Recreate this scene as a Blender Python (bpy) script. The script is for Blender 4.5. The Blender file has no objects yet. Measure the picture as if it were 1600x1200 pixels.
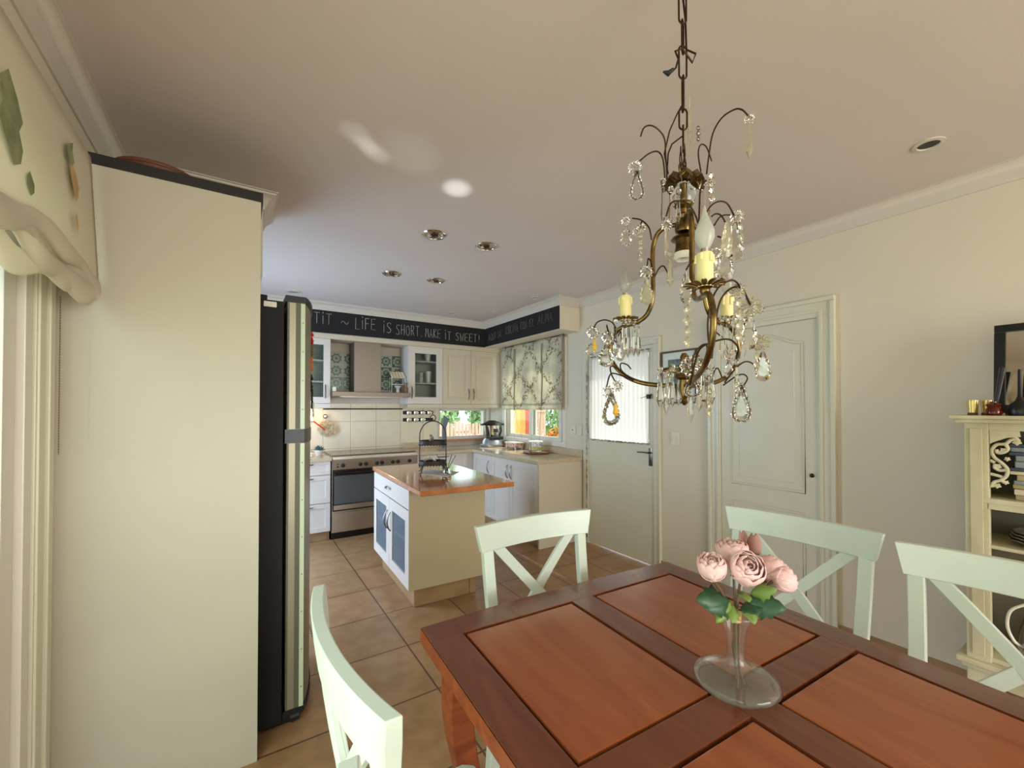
import bpy, bmesh, math, random
from math import sin, cos, pi, radians, atan2, sqrt
from mathutils import Vector, Matrix, Euler
random.seed(7)
SC = bpy.context.scene
COL = SC.collection

# ------------------------------------------------------------------ camera
FPX, CAMH = 655.0, 1.42
cam_d = bpy.data.cameras.new('camera'); cam = bpy.data.objects.new('camera', cam_d); COL.objects.link(cam)
cam_d.sensor_fit = 'HORIZONTAL'; cam_d.sensor_width = 36.0
cam_d.lens = FPX / 1600 * 36.0
cam_d.shift_y = 30 / 1600
cam_d.clip_start = 0.02
cam.location = (0, 0, CAMH)
cam.rotation_euler = (radians(90.7), 0, radians(-33.0))
SC.camera = cam

# ------------------------------------------------------------------ world and light
SC.view_settings.view_transform = 'Standard'
SC.view_settings.look = 'None'
SC.view_settings.exposure = 0.45
SC.view_settings.gamma = 1.0
SC.view_settings.use_curve_mapping = False
w = bpy.data.worlds.new('sky'); SC.world = w; w.use_nodes = True
bg = w.node_tree.nodes['Background']
bg.inputs[0].default_value = (0.80, 0.90, 1.0, 1); bg.inputs[1].default_value = 3.4


def area(name, loc, rot, sx, sy, power, color):
    l = bpy.data.lights.new(name, 'AREA'); l.shape = 'RECTANGLE'; l.size = sx; l.size_y = sy
    l.energy = power; l.color = color
    o = bpy.data.objects.new(name, l); COL.objects.link(o); o.location = loc; o.rotation_euler = rot
    return o


# daylight entering through the openings that lie outside the picture
area('daylight_garden_door', (-0.62, 0.05, 1.05), (0, radians(-102), 0), 1.9, 2.4, 25, (0.98, 1.0, 0.92))
area('daylight_rear_window', (1.6, -3.42, 1.35), (radians(106), 0, 0), 2.6, 1.9, 80, (1.0, 0.955, 0.90))
area('daylight_kitchen_door', (-0.62, 4.05, 1.05), (0, radians(-84), 0), 1.9, 1.1, 50, (0.46, 0.65, 1.0))
area('under_cabinet_lamp', (0.66, 5.27, 1.425), (0, 0, 0), 0.30, 0.05, 1.3, (1.0, 0.74, 0.42))
def glint(name, src, dst, ang, power, blend=1.0, sx=1.0):
    l = bpy.data.lights.new(name, 'SPOT'); l.energy = power; l.spot_size = ang; l.spot_blend = blend; l.color = (.86, .93, 1.0); l.shadow_soft_size = .01
    o = bpy.data.objects.new(name, l); COL.objects.link(o); o.location = src
    o.rotation_euler = (Vector(dst) - Vector(src)).to_track_quat('-Z', 'Y').to_euler(); o.scale = (sx, 1, 1)
    return o


# added upward spots standing in for sunlight bounced to the ceiling by shiny things
glint('added_glint_spot', (1.50, 2.98, .93), (.971, 2.039, 2.6), radians(5.5), 110)
glint('added_glint_spot', (1.50, 3.02, .93), (.52, 1.96, 2.6), radians(3.8), 46)
glint('added_glint_spot', (1.50, 3.02, .93), (.47, 1.92, 2.6), radians(3.2), 46)
glint('added_glint_spot', (1.50, 3.02, .93), (.415, 1.865, 2.6), radians(3.8), 38)
glint('added_glint_spot', (1.50, 3.02, .93), (.66, 1.88, 2.6), radians(9), 16)
sun_d = bpy.data.lights.new('sun', 'SUN'); sun_d.energy = 5.0; sun_d.color = (1.0, 0.93, 0.80); sun_d.angle = 0.01
sun = bpy.data.objects.new('sun', sun_d); COL.objects.link(sun)
sun.rotation_euler = (radians(8), radians(36), 0)

# ------------------------------------------------------------------ materials


def lin(c):
    return tuple((v / 255 / 12.92 if v / 255 <= 0.04045 else ((v / 255 + 0.055) / 1.055) ** 2.4) for v in c) + (1,)


def mat(name, col, rough=0.5, metal=0.0, noise=0.0, nscale=8.0, bump=0.0, bscale=60.0, trans=0.0, ior=1.45, col2=None, emit=None, coat=0.0, stretch=(1, 1, 1)):
    m = bpy.data.materials.new(name); m.use_nodes = True
    nt = m.node_tree; b = nt.nodes['Principled BSDF']
    b.inputs['Base Color'].default_value = lin(col); b.inputs['Roughness'].default_value = rough
    b.inputs['Metallic'].default_value = metal; b.inputs['IOR'].default_value = ior
    b.inputs['Transmission Weight'].default_value = trans
    b.inputs['Coat Weight'].default_value = coat
    tc = nt.nodes.new('ShaderNodeTexCoord'); mp = nt.nodes.new('ShaderNodeMapping')
    mp.inputs['Scale'].default_value = stretch
    nt.links.new(tc.outputs['Object'], mp.inputs['Vector'])
    if noise > 0 or col2:
        n = nt.nodes.new('ShaderNodeTexNoise'); n.inputs['Scale'].default_value = nscale; n.inputs['Detail'].default_value = 5
        nt.links.new(mp.outputs[0], n.inputs['Vector'])
        r = nt.nodes.new('ShaderNodeValToRGB')
        c1 = lin(col); c2 = lin(col2) if col2 else tuple(v * (1 - noise) for v in c1[:3]) + (1,)
        r.color_ramp.elements[0].color = c2; r.color_ramp.elements[1].color = c1
        r.color_ramp.elements[0].position = 0.35; r.color_ramp.elements[1].position = 0.65
        nt.links.new(n.outputs['Fac'], r.inputs['Fac']); nt.links.new(r.outputs['Color'], b.inputs['Base Color'])
    if bump > 0:
        n2 = nt.nodes.new('ShaderNodeTexNoise'); n2.inputs['Scale'].default_value = bscale; n2.inputs['Detail'].default_value = 3
        nt.links.new(mp.outputs[0], n2.inputs['Vector'])
        bp = nt.nodes.new('ShaderNodeBump'); bp.inputs['Strength'].default_value = bump; bp.inputs['Distance'].default_value = 0.004
        nt.links.new(n2.outputs['Fac'], bp.inputs['Height']); nt.links.new(bp.outputs[0], b.inputs['Normal'])
    if emit:
        b.inputs['Emission Color'].default_value = lin(emit[0]); b.inputs['Emission Strength'].default_value = emit[1]
    return m


def pane_mat(name, tint=(235, 240, 238), gloss=0.10, rough=0.02, frost=0.0):
    m = bpy.data.materials.new(name); m.use_nodes = True; nt = m.node_tree
    nt.nodes.remove(nt.nodes['Principled BSDF']); out = nt.nodes['Material Output']
    t = nt.nodes.new('ShaderNodeBsdfTransparent'); t.inputs[0].default_value = lin(tint)
    g = nt.nodes.new('ShaderNodeBsdfGlossy'); g.inputs['Roughness'].default_value = rough
    lw = nt.nodes.new('ShaderNodeLayerWeight'); lw.inputs[0].default_value = .25
    fr = nt.nodes.new('ShaderNodeMath'); fr.operation = 'MULTIPLY_ADD'; fr.inputs[1].default_value = .35; fr.inputs[2].default_value = .03
    nt.links.new(lw.outputs['Facing'], fr.inputs[0])
    pw = nt.nodes.new('ShaderNodeMath'); pw.operation = 'MULTIPLY'; nt.links.new(fr.outputs[0], pw.inputs[0]); nt.links.new(lw.outputs['Facing'], pw.inputs[1])
    mx = nt.nodes.new('ShaderNodeMixShader'); nt.links.new(pw.outputs[0], mx.inputs[0])
    nt.links.new(t.outputs[0], mx.inputs[1]); nt.links.new(g.outputs[0], mx.inputs[2])
    last = mx
    if frost > 0:
        d = nt.nodes.new('ShaderNodeBsdfDiffuse'); d.inputs[0].default_value = lin((150, 160, 168))
        m2 = nt.nodes.new('ShaderNodeMixShader'); m2.inputs[0].default_value = frost
        nt.links.new(mx.outputs[0], m2.inputs[1]); nt.links.new(d.outputs[0], m2.inputs[2]); last = m2
    nt.links.new(last.outputs[0], out.inputs[0]); return m


def tile_mat(name, tile, grout, size, mortar, offs, rough, var=0.12, axes='XY', rows=None, bump=0.25):
    m = mat(name, tile, rough); nt = m.node_tree; b = nt.nodes['Principled BSDF']
    tc = [n for n in nt.nodes if n.type == 'TEX_COORD'][0]
    sp = nt.nodes.new('ShaderNodeSeparateXYZ'); nt.links.new(tc.outputs['Object'], sp.inputs[0])
    cb = nt.nodes.new('ShaderNodeCombineXYZ')
    nt.links.new(sp.outputs['XYZ'.index(axes[0])], cb.inputs[0]); nt.links.new(sp.outputs['XYZ'.index(axes[1])], cb.inputs[1])
    mp = nt.nodes.new('ShaderNodeMapping'); mp.inputs['Location'].default_value = (-offs[0] + 20 * size, -offs[1] + 20 * (rows or size), 0)
    nt.links.new(cb.outputs[0], mp.inputs[0])
    br = nt.nodes.new('ShaderNodeTexBrick'); br.offset = 0; br.inputs['Scale'].default_value = 1
    br.inputs['Brick Width'].default_value = size; br.inputs['Row Height'].default_value = rows or size
    br.inputs['Mortar Size'].default_value = mortar; br.inputs['Mortar Smooth'].default_value = 0.1
    c = lin(tile); br.inputs['Color1'].default_value = c
    br.inputs['Color2'].default_value = tuple(v * (1 - var) for v in c[:3]) + (1,)
    br.inputs['Mortar'].default_value = lin(grout)
    nt.links.new(mp.outputs[0], br.inputs['Vector'])
    n = nt.nodes.new('ShaderNodeTexNoise'); n.inputs['Scale'].default_value = 9; n.inputs['Detail'].default_value = 7
    nt.links.new(tc.outputs['Object'], n.inputs['Vector'])
    mx = nt.nodes.new('ShaderNodeMix'); mx.data_type = 'RGBA'; mx.blend_type = 'MULTIPLY'
    r = nt.nodes.new('ShaderNodeValToRGB'); k = 1 - var * 1.6
    r.color_ramp.elements[0].color = (k, k * .98, k * .94, 1); r.color_ramp.elements[0].position = .35; r.color_ramp.elements[1].position = .62
    nt.links.new(n.outputs['Fac'], r.inputs[0])
    mx.inputs[0].default_value = 1; nt.links.new(br.outputs['Color'], mx.inputs[6]); nt.links.new(r.outputs[0], mx.inputs[7])
    nt.links.new(mx.outputs[2], b.inputs['Base Color'])
    bp = nt.nodes.new('ShaderNodeBump'); bp.inputs['Strength'].default_value = bump; bp.invert = True; bp.inputs['Distance'].default_value = 0.003
    nt.links.new(br.outputs['Fac'], bp.inputs['Height']); nt.links.new(bp.outputs[0], b.inputs['Normal'])
    return m


def wood_mat(name, c1, c2, rough, stretch, coat=0.0, scale=3.0, c3=None):
    m = mat(name, c1, rough, coat=coat); nt = m.node_tree; b = nt.nodes['Principled BSDF']
    mp = [n for n in nt.nodes if n.type == 'MAPPING'][0]; mp.inputs['Scale'].default_value = stretch
    n = nt.nodes.new('ShaderNodeTexNoise'); n.inputs['Scale'].default_value = scale; n.inputs['Detail'].default_value = 9; n.inputs['Distortion'].default_value = 1.2
    nt.links.new(mp.outputs[0], n.inputs['Vector'])
    r = nt.nodes.new('ShaderNodeValToRGB'); r.color_ramp.elements[0].color = lin(c2); r.color_ramp.elements[1].color = lin(c1)
    r.color_ramp.elements[0].position = .33; r.color_ramp.elements[1].position = .66
    if c3:
        e = r.color_ramp.elements.new(.80); e.color = lin(c3)
    nt.links.new(n.outputs['Fac'], r.inputs[0]); nt.links.new(r.outputs[0], b.inputs['Base Color'])
    b.inputs['Coat Roughness'].default_value = 0.12
    return m


def deco_tile_mat():
    m = mat('patterned green tile', (60, 120, 90), 0.25); nt = m.node_tree; b = nt.nodes['Principled BSDF']
    tc = [n for n in nt.nodes if n.type == 'TEX_COORD'][0]
    N = nt.nodes.new; L = nt.links.new

    def M(op, a, bb=None, cc=None):
        n = N('ShaderNodeMath'); n.operation = op
        for i, v in enumerate((a, bb, cc)):
            if v is None: continue
            if isinstance(v, (int, float)): n.inputs[i].default_value = v
            else: L(v, n.inputs[i])
        return n.outputs[0]
    sp = N('ShaderNodeSeparateXYZ'); L(tc.outputs['Object'], sp.inputs[0])
    u = M('DIVIDE', M('ADD', sp.outputs[0], 3.0), .15); v = M('DIVIDE', M('ADD', sp.outputs[2], 3.0), .15)
    iu = M('FLOOR', u); iv = M('FLOOR', v)
    fu = M('SUBTRACT', M('SUBTRACT', u, iu), .5); fv = M('SUBTRACT', M('SUBTRACT', v, iv), .5)
    rr = M('SQRT', M('ADD', M('MULTIPLY', fu, fu), M('MULTIPLY', fv, fv)))
    an = M('ARCTAN2', fv, fu)
    cb = N('ShaderNodeCombineXYZ'); L(iu, cb.inputs[0]); L(iv, cb.inputs[1])
    wn = N('ShaderNodeTexWhiteNoise'); wn.noise_dimensions = '3D'; L(cb.outputs[0], wn.inputs['Vector'])
    rw = M('ADD', rr, M('MULTIPLY', M('COSINE', M('MULTIPLY', an, 8)), .05))
    ring = M('MULTIPLY', M('GREATER_THAN', rw, .24), M('LESS_THAN', rw, .38))
    p = M('MAXIMUM', ring, M('LESS_THAN', rw, .12))
    inv = M('GREATER_THAN', wn.outputs['Value'], .55)
    x = M('ABSOLUTE', M('SUBTRACT', p, inv))
    mx = N('ShaderNodeMix'); mx.data_type = 'RGBA'; L(x, mx.inputs[0])
    mx.inputs[6].default_value = lin((34, 96, 66)); mx.inputs[7].default_value = lin((168, 172, 154))
    ed = M('GREATER_THAN', M('MAXIMUM', M('ABSOLUTE', fu), M('ABSOLUTE', fv)), .485)
    m2 = N('ShaderNodeMix'); m2.data_type = 'RGBA'; L(ed, m2.inputs[0]); L(mx.outputs[2], m2.inputs[6]); m2.inputs[7].default_value = lin((190, 185, 170))
    L(m2.outputs[2], b.inputs['Base Color']); return m


def cloth_mat(name, base, line, thresh=.09, transl=0.45):
    """floral cloth: scrolling branch lines over a pale mottled ground; lets daylight through"""
    m = bpy.data.materials.new(name); m.use_nodes = True; nt = m.node_tree; N = nt.nodes.new; L = nt.links.new
    nt.nodes.remove(nt.nodes['Principled BSDF']); out = nt.nodes['Material Output']
    tc = N('ShaderNodeTexCoord')
    sp0 = N('ShaderNodeSeparateXYZ'); L(tc.outputs['Object'], sp0.inputs[0])
    def MM(op, a, bb=None):
        n = N('ShaderNodeMath'); n.operation = op
        for i, vv in enumerate((a, bb)):
            if vv is None: continue
            if isinstance(vv, (int, float)): n.inputs[i].default_value = vv
            else: L(vv, n.inputs[i])
        return n.outputs[0]
    nz = N('ShaderNodeTexNoise'); nz.inputs['Scale'].default_value = 7; L(tc.outputs['Object'], nz.inputs['Vector'])
    wob = MM('MULTIPLY', MM('SUBTRACT', nz.outputs['Fac'], .5), .5)
    def band(sg):
        t = MM('ADD', MM('ADD', MM('MULTIPLY', sp0.outputs[1], 2.1 * sg), MM('MULTIPLY', sp0.outputs[2], 2.0)), wob)
        f = MM('SUBTRACT', t, MM('FLOOR', t)); return MM('ABSOLUTE', MM('SUBTRACT', f, .5))
    dist = MM('MINIMUM', band(1), band(-1))
    n3 = N('ShaderNodeTexNoise'); n3.inputs['Scale'].default_value = 42; n3.inputs['Detail'].default_value = 2; L(tc.outputs['Object'], n3.inputs['Vector'])
    lf = MM('ADD', dist, MM('MULTIPLY', MM('SUBTRACT', n3.outputs['Fac'], .36), .95))
    r = N('ShaderNodeValToRGB'); r.color_ramp.elements[0].color = lin(line); r.color_ramp.elements[1].color = (1, 1, 1, 1)
    r.color_ramp.elements[0].position = thresh * .55; r.color_ramp.elements[1].position = thresh
    L(lf, r.inputs[0])
    n2 = N('ShaderNodeTexNoise'); n2.inputs['Scale'].default_value = 5; n2.inputs['Detail'].default_value = 4; L(tc.outputs['Object'], n2.inputs['Vector'])
    r2 = N('ShaderNodeValToRGB'); r2.color_ramp.elements[0].color = tuple(c * .78 for c in lin(base)[:3]) + (1,); r2.color_ramp.elements[1].color = lin(base)
    r2.color_ramp.elements[0].position = .35; r2.color_ramp.elements[1].position = .6; L(n2.outputs['Fac'], r2.inputs[0])
    mx = N('ShaderNodeMix'); mx.data_type = 'RGBA'; mx.blend_type = 'MULTIPLY'; mx.inputs[0].default_value = 1
    L(r.outputs[0], mx.inputs[6]); L(r2.outputs[0], mx.inputs[7])
    d = N('ShaderNodeBsdfDiffuse'); t = N('ShaderNodeBsdfTranslucent'); L(mx.outputs[2], d.inputs[0]); L(mx.outputs[2], t.inputs[0])
    ms = N('ShaderNodeMixShader'); ms.inputs[0].default_value = transl; L(d.outputs[0], ms.inputs[1]); L(t.outputs[0], ms.inputs[2]); L(ms.outputs[0], out.inputs[0])
    return m


def plain_cloth(name, col, transl):
    m = bpy.data.materials.new(name); m.use_nodes = True; nt = m.node_tree; N = nt.nodes.new; L = nt.links.new
    nt.nodes.remove(nt.nodes['Principled BSDF']); out = nt.nodes['Material Output']
    d = N('ShaderNodeBsdfDiffuse'); t = N('ShaderNodeBsdfTranslucent'); d.inputs[0].default_value = lin(col); t.inputs[0].default_value = lin(col)
    n = N('ShaderNodeTexNoise'); n.inputs['Scale'].default_value = 300; bp = N('ShaderNodeBump'); bp.inputs['Strength'].default_value = .15
    L(n.outputs['Fac'], bp.inputs['Height']); L(bp.outputs[0], d.inputs['Normal'])
    ms = N('ShaderNodeMixShader'); ms.inputs[0].default_value = transl; L(d.outputs[0], ms.inputs[1]); L(t.outputs[0], ms.inputs[2]); L(ms.outputs[0], out.inputs[0])
    return m


WALL = mat('wall paint', (212, 201, 177), 0.6, noise=.03, nscale=2, bump=.12, bscale=120)
KWALL = mat('kitchen wall paint', (200, 191, 174), 0.6, noise=.03, nscale=2, bump=.12, bscale=120)
CEIL = mat('ceiling paint', (208, 195, 184), 0.7, noise=.03, nscale=1.5, bump=.1, bscale=150)
CROWN = mat('cornice paint', (200, 190, 174), 0.5, bump=.05)
TRIM = mat('gloss trim paint', (208, 203, 178), 0.35, bump=.05, bscale=40)
DOORP = mat('cream door paint', (208, 202, 178), 0.4, noise=.04, nscale=5, bump=.06, bscale=30)
RUST = mat('old chipped paint', (200, 192, 168), 0.6, col2=(118, 96, 70), nscale=14, stretch=(1, 1, 2))
WHITE = mat('white cabinet lacquer', (208, 198, 184), 0.32, noise=.02, nscale=3)
CREAMCAB = mat('cream cabinet lacquer', (200, 186, 160), 0.34, noise=.02, nscale=3)
PANEL = mat('cream laminate', (184, 176, 154), 0.42, noise=.03, nscale=2, bump=.04, bscale=200)
MINT = mat('pale mint chair paint', (205, 214, 198), 0.33, noise=.03, nscale=12, bump=.12, bscale=18)
FLOOR = tile_mat('floor tile', (172, 132, 92), (98, 72, 50), .4625, .005, (.853, 2.0), .33, var=.14)
TOEKICK = tile_mat('skirting tile', (166, 132, 92), (110, 85, 60), .4625, .004, (.2, 0), .4, axes='XZ')
SPLASH = tile_mat('white wall tile', (222, 208, 178), (176, 160, 132), .312, .003, (1.144, 1.259), .25, var=.02, axes='XZ', rows=.326, bump=.4)
DECO = deco_tile_mat()
CHALK = mat('chalkboard', (24, 23, 22), 0.75, noise=.4, nscale=14)
CHALKL = mat('chalk line', (176, 172, 164), 0.9, noise=.5, nscale=90)
CHALKF = mat('faded chalk line', (122, 118, 110), 0.9, noise=.6, nscale=90)
STONE = mat('beige worktop', (196, 174, 140), 0.12, noise=.12, nscale=26)
ISLW = wood_mat('island wood', (188, 118, 68), (166, 98, 54), .10, (2, 9, 2), coat=.6, scale=2.5)
TFRAME = wood_mat('dark table wood', (116, 62, 36), (98, 48, 27), .22, (7, 1.2, 7), coat=.3, scale=2.2)
TPANEL = wood_mat('table panel wood', (154, 84, 42), (140, 70, 33), .26, (7, 1.0, 7), coat=.25, scale=1.9, c3=(166, 98, 52))
TEDGE = wood_mat('table edge wood', (160, 80, 40), (128, 58, 26), .3, (2, 12, 12), scale=2.4)
GROOVE = mat('dark groove', (48, 20, 10), .5)
STEEL = mat('brushed steel', (206, 198, 186), .36, 1.0, noise=.12, nscale=40, stretch=(1, 1, 12))
CHROME = mat('polished chrome', (215, 212, 205), .12, 1.0)
HOODS = mat('hood steel', (132, 122, 110), .42, .85, noise=.1, nscale=30, stretch=(12, 1, 1))
FRSTEEL = mat('fridge door steel', (150, 142, 120), .4, .5)
BLACK = mat('black enamel', (14, 13, 12), .35)
BLKPL = mat('black plastic', (22, 20, 20), .45)
OVENGL = mat('oven glass', (104, 108, 108), .16, .55, coat=.4)
FRBLK = mat('fridge side', (12, 11, 9), .7, bump=.3, bscale=400)
PEWTER = mat('pewter handle', (120, 112, 102), .3, 1.0)
BRASS = mat('aged brass', (148, 120, 70), .30, 1.0, col2=(86, 70, 44), nscale=30)
BRASSD = mat('dark bronze wire', (62, 46, 32), .4, .8)
CANDLE = mat('candle sleeve', (236, 222, 160), .5)
IRON = mat('wrought iron', (48, 38, 32), .5, .3)
CRYST = mat('crystal', (250, 248, 240), .015, trans=1.0, ior=1.5)
CRYSTY = mat('cloudy crystal', (228, 222, 196), .18, trans=.85, ior=1.5)
AMBER = mat('amber bead', (240, 190, 60), .2, trans=.4)
GLASS = mat('clear glass', (248, 250, 248), .01, trans=1.0, ior=1.45)
BULBF = mat('frosted bulb', (224, 224, 214), .3, trans=.6)
BULBC = pane_mat('clear bulb', (240, 240, 236), rough=.02)
PANE = pane_mat('window pane', (236, 242, 240))
CABGL = pane_mat('cabinet glass', (236, 240, 236), frost=.03)
FROST = pane_mat('frosted cabinet glass', (214, 218, 222), frost=.26, rough=.2)
CURTAIN = plain_cloth('sheer curtain', (222, 212, 210), .52)
ROMAN = plain_cloth('linen blind', (230, 221, 200), .42)
FLORAL = cloth_mat('floral blind cloth', (232, 224, 200), (184, 168, 144), .20)
LEAFP = mat('printed leaf', (142, 144, 104), .9, col2=(112, 118, 80), nscale=18)
CARROT = mat('printed carrot', (206, 168, 104), .9, col2=(170, 138, 92), nscale=20)
PEONY = mat('peony petal', (236, 200, 194), .6, col2=(226, 180, 174), nscale=16, bump=.1, bscale=60)
PEONYC = mat('peony heart', (196, 130, 120), .7)
LEAF = mat('dark artificial leaf', (34, 66, 40), .45, col2=(52, 86, 56), nscale=30)
LEAFL = mat('light artificial leaf', (112, 136, 62), .45)
STEM = mat('flower stem', (112, 82, 56), .5, col2=(84, 64, 40), nscale=30)
TWINE = mat('twine', (212, 164, 106), .8)
SHELFP = mat('distressed cream paint', (208, 199, 162), .55, col2=(180, 168, 130), nscale=7, bump=.2, bscale=40, stretch=(1, 1, .35))
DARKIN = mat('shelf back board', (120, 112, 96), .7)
RATTAN = mat('rattan', (104, 62, 40), .6, bump=.5, bscale=120)
MIRR = mat('mirror', (200, 196, 186), .05, 1.0)
MATB = mat('mount board', (206, 214, 200), .8)
PRINT = mat('print', (120, 132, 130), .8, col2=(72, 82, 84), nscale=30)
FRAMEB = mat('brown picture frame', (88, 56, 36), .4)
RED = mat('red plastic', (186, 28, 24), .35)
ORANGE = mat('orange plastic', (206, 98, 30), .5)
OLIVE = mat('olive felt', (110, 104, 60), .7)
PAPER = mat('paper white', (226, 220, 204), .7)
CERAM = mat('white ceramic', (228, 222, 208), .2)
CERAMF = mat('floral ceramic', (232, 220, 196), .25, col2=(176, 90, 76), nscale=30)
YEL = mat('yellow liquid soap', (206, 198, 92), .3)
BOARD = mat('round wooden board', (128, 78, 52), .5, col2=(96, 54, 40), nscale=24)
GREYM = mat('grey metal sheet', (104, 108, 118), .35, .5)
TEAL = mat('succulent leaf', (92, 122, 122), .6, col2=(62, 92, 92), nscale=30)
TRIV = mat('coiled rope', (214, 200, 166), .8, col2=(150, 130, 92), nscale=40)
REDGL = mat('dark amber glass', (140, 48, 16), .08, trans=.7)
GOLDGL = mat('gold mercury glass', (206, 180, 110), .2, .5)
TRAYC = mat('pale cloth', (190, 182, 168), .8)
SWITCH = mat('switch plate', (214, 206, 182), .35)
BIRD = mat('bird figurine', (150, 138, 124), .5, col2=(84, 78, 70), nscale=40)
PLATE = mat('glazed plate', (140, 132, 112), .3, col2=(92, 84, 72), nscale=16)
MAGB = [mat('blue grey magazine', (126, 134, 132), .5), mat('tan magazine', (168, 148, 108), .5), mat('dark magazine', (58, 64, 76), .5), mat('cream magazine', (196, 184, 150), .5)]
ALU = mat('white window frame', (214, 206, 190), .3)
ALUD = mat('grey seal', (120, 118, 108), .5)
GRASS = mat('garden ground', (120, 130, 84), .9, noise=.3, nscale=5)
HEDGE = mat('leafy green', (186, 206, 156), .7, col2=(134, 166, 112), nscale=8)
HEDGE2 = mat('orange blossom', (224, 130, 60), .7, col2=(150, 140, 70), nscale=9)
FENCE = mat('reddish fence board', (226, 186, 170), .8, noise=.2, nscale=6)
OCHRE = mat('ochre render', (238, 184, 96), .8, noise=.08)
AWN = mat('striped awning', (206, 180, 120), .6)

def thin_glass(name, tint=(244, 246, 242), haze=.05, k=.75):
    m = bpy.data.materials.new(name); m.use_nodes = True; nt = m.node_tree; N = nt.nodes.new; L = nt.links.new
    nt.nodes.remove(nt.nodes['Principled BSDF']); out = nt.nodes['Material Output']
    t = N('ShaderNodeBsdfTransparent'); t.inputs[0].default_value = lin(tint)
    g = N('ShaderNodeBsdfGlossy'); g.inputs['Roughness'].default_value = .03
    d = N('ShaderNodeBsdfDiffuse'); d.inputs[0].default_value = lin((226, 226, 216))
    lw = N('ShaderNodeLayerWeight'); lw.inputs[0].default_value = .5
    p = N('ShaderNodeMath'); p.operation = 'POWER'; p.inputs[1].default_value = 3.2; L(lw.outputs['Facing'], p.inputs[0])
    q = N('ShaderNodeMath'); q.operation = 'MULTIPLY_ADD'; q.inputs[1].default_value = k; q.inputs[2].default_value = .04; L(p.outputs[0], q.inputs[0])
    a = N('ShaderNodeMixShader'); a.inputs[0].default_value = haze; L(t.outputs[0], a.inputs[1]); L(d.outputs[0], a.inputs[2])
    b = N('ShaderNodeMixShader'); L(q.outputs[0], b.inputs[0]); L(a.outputs[0], b.inputs[1]); L(g.outputs[0], b.inputs[2]); L(b.outputs[0], out.inputs[0])
    return m


VASEGL = thin_glass('vase glass', haze=.045)
BULBC = thin_glass('clear bulb glass', haze=.06)

# ------------------------------------------------------------------ mesh helpers


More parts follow.
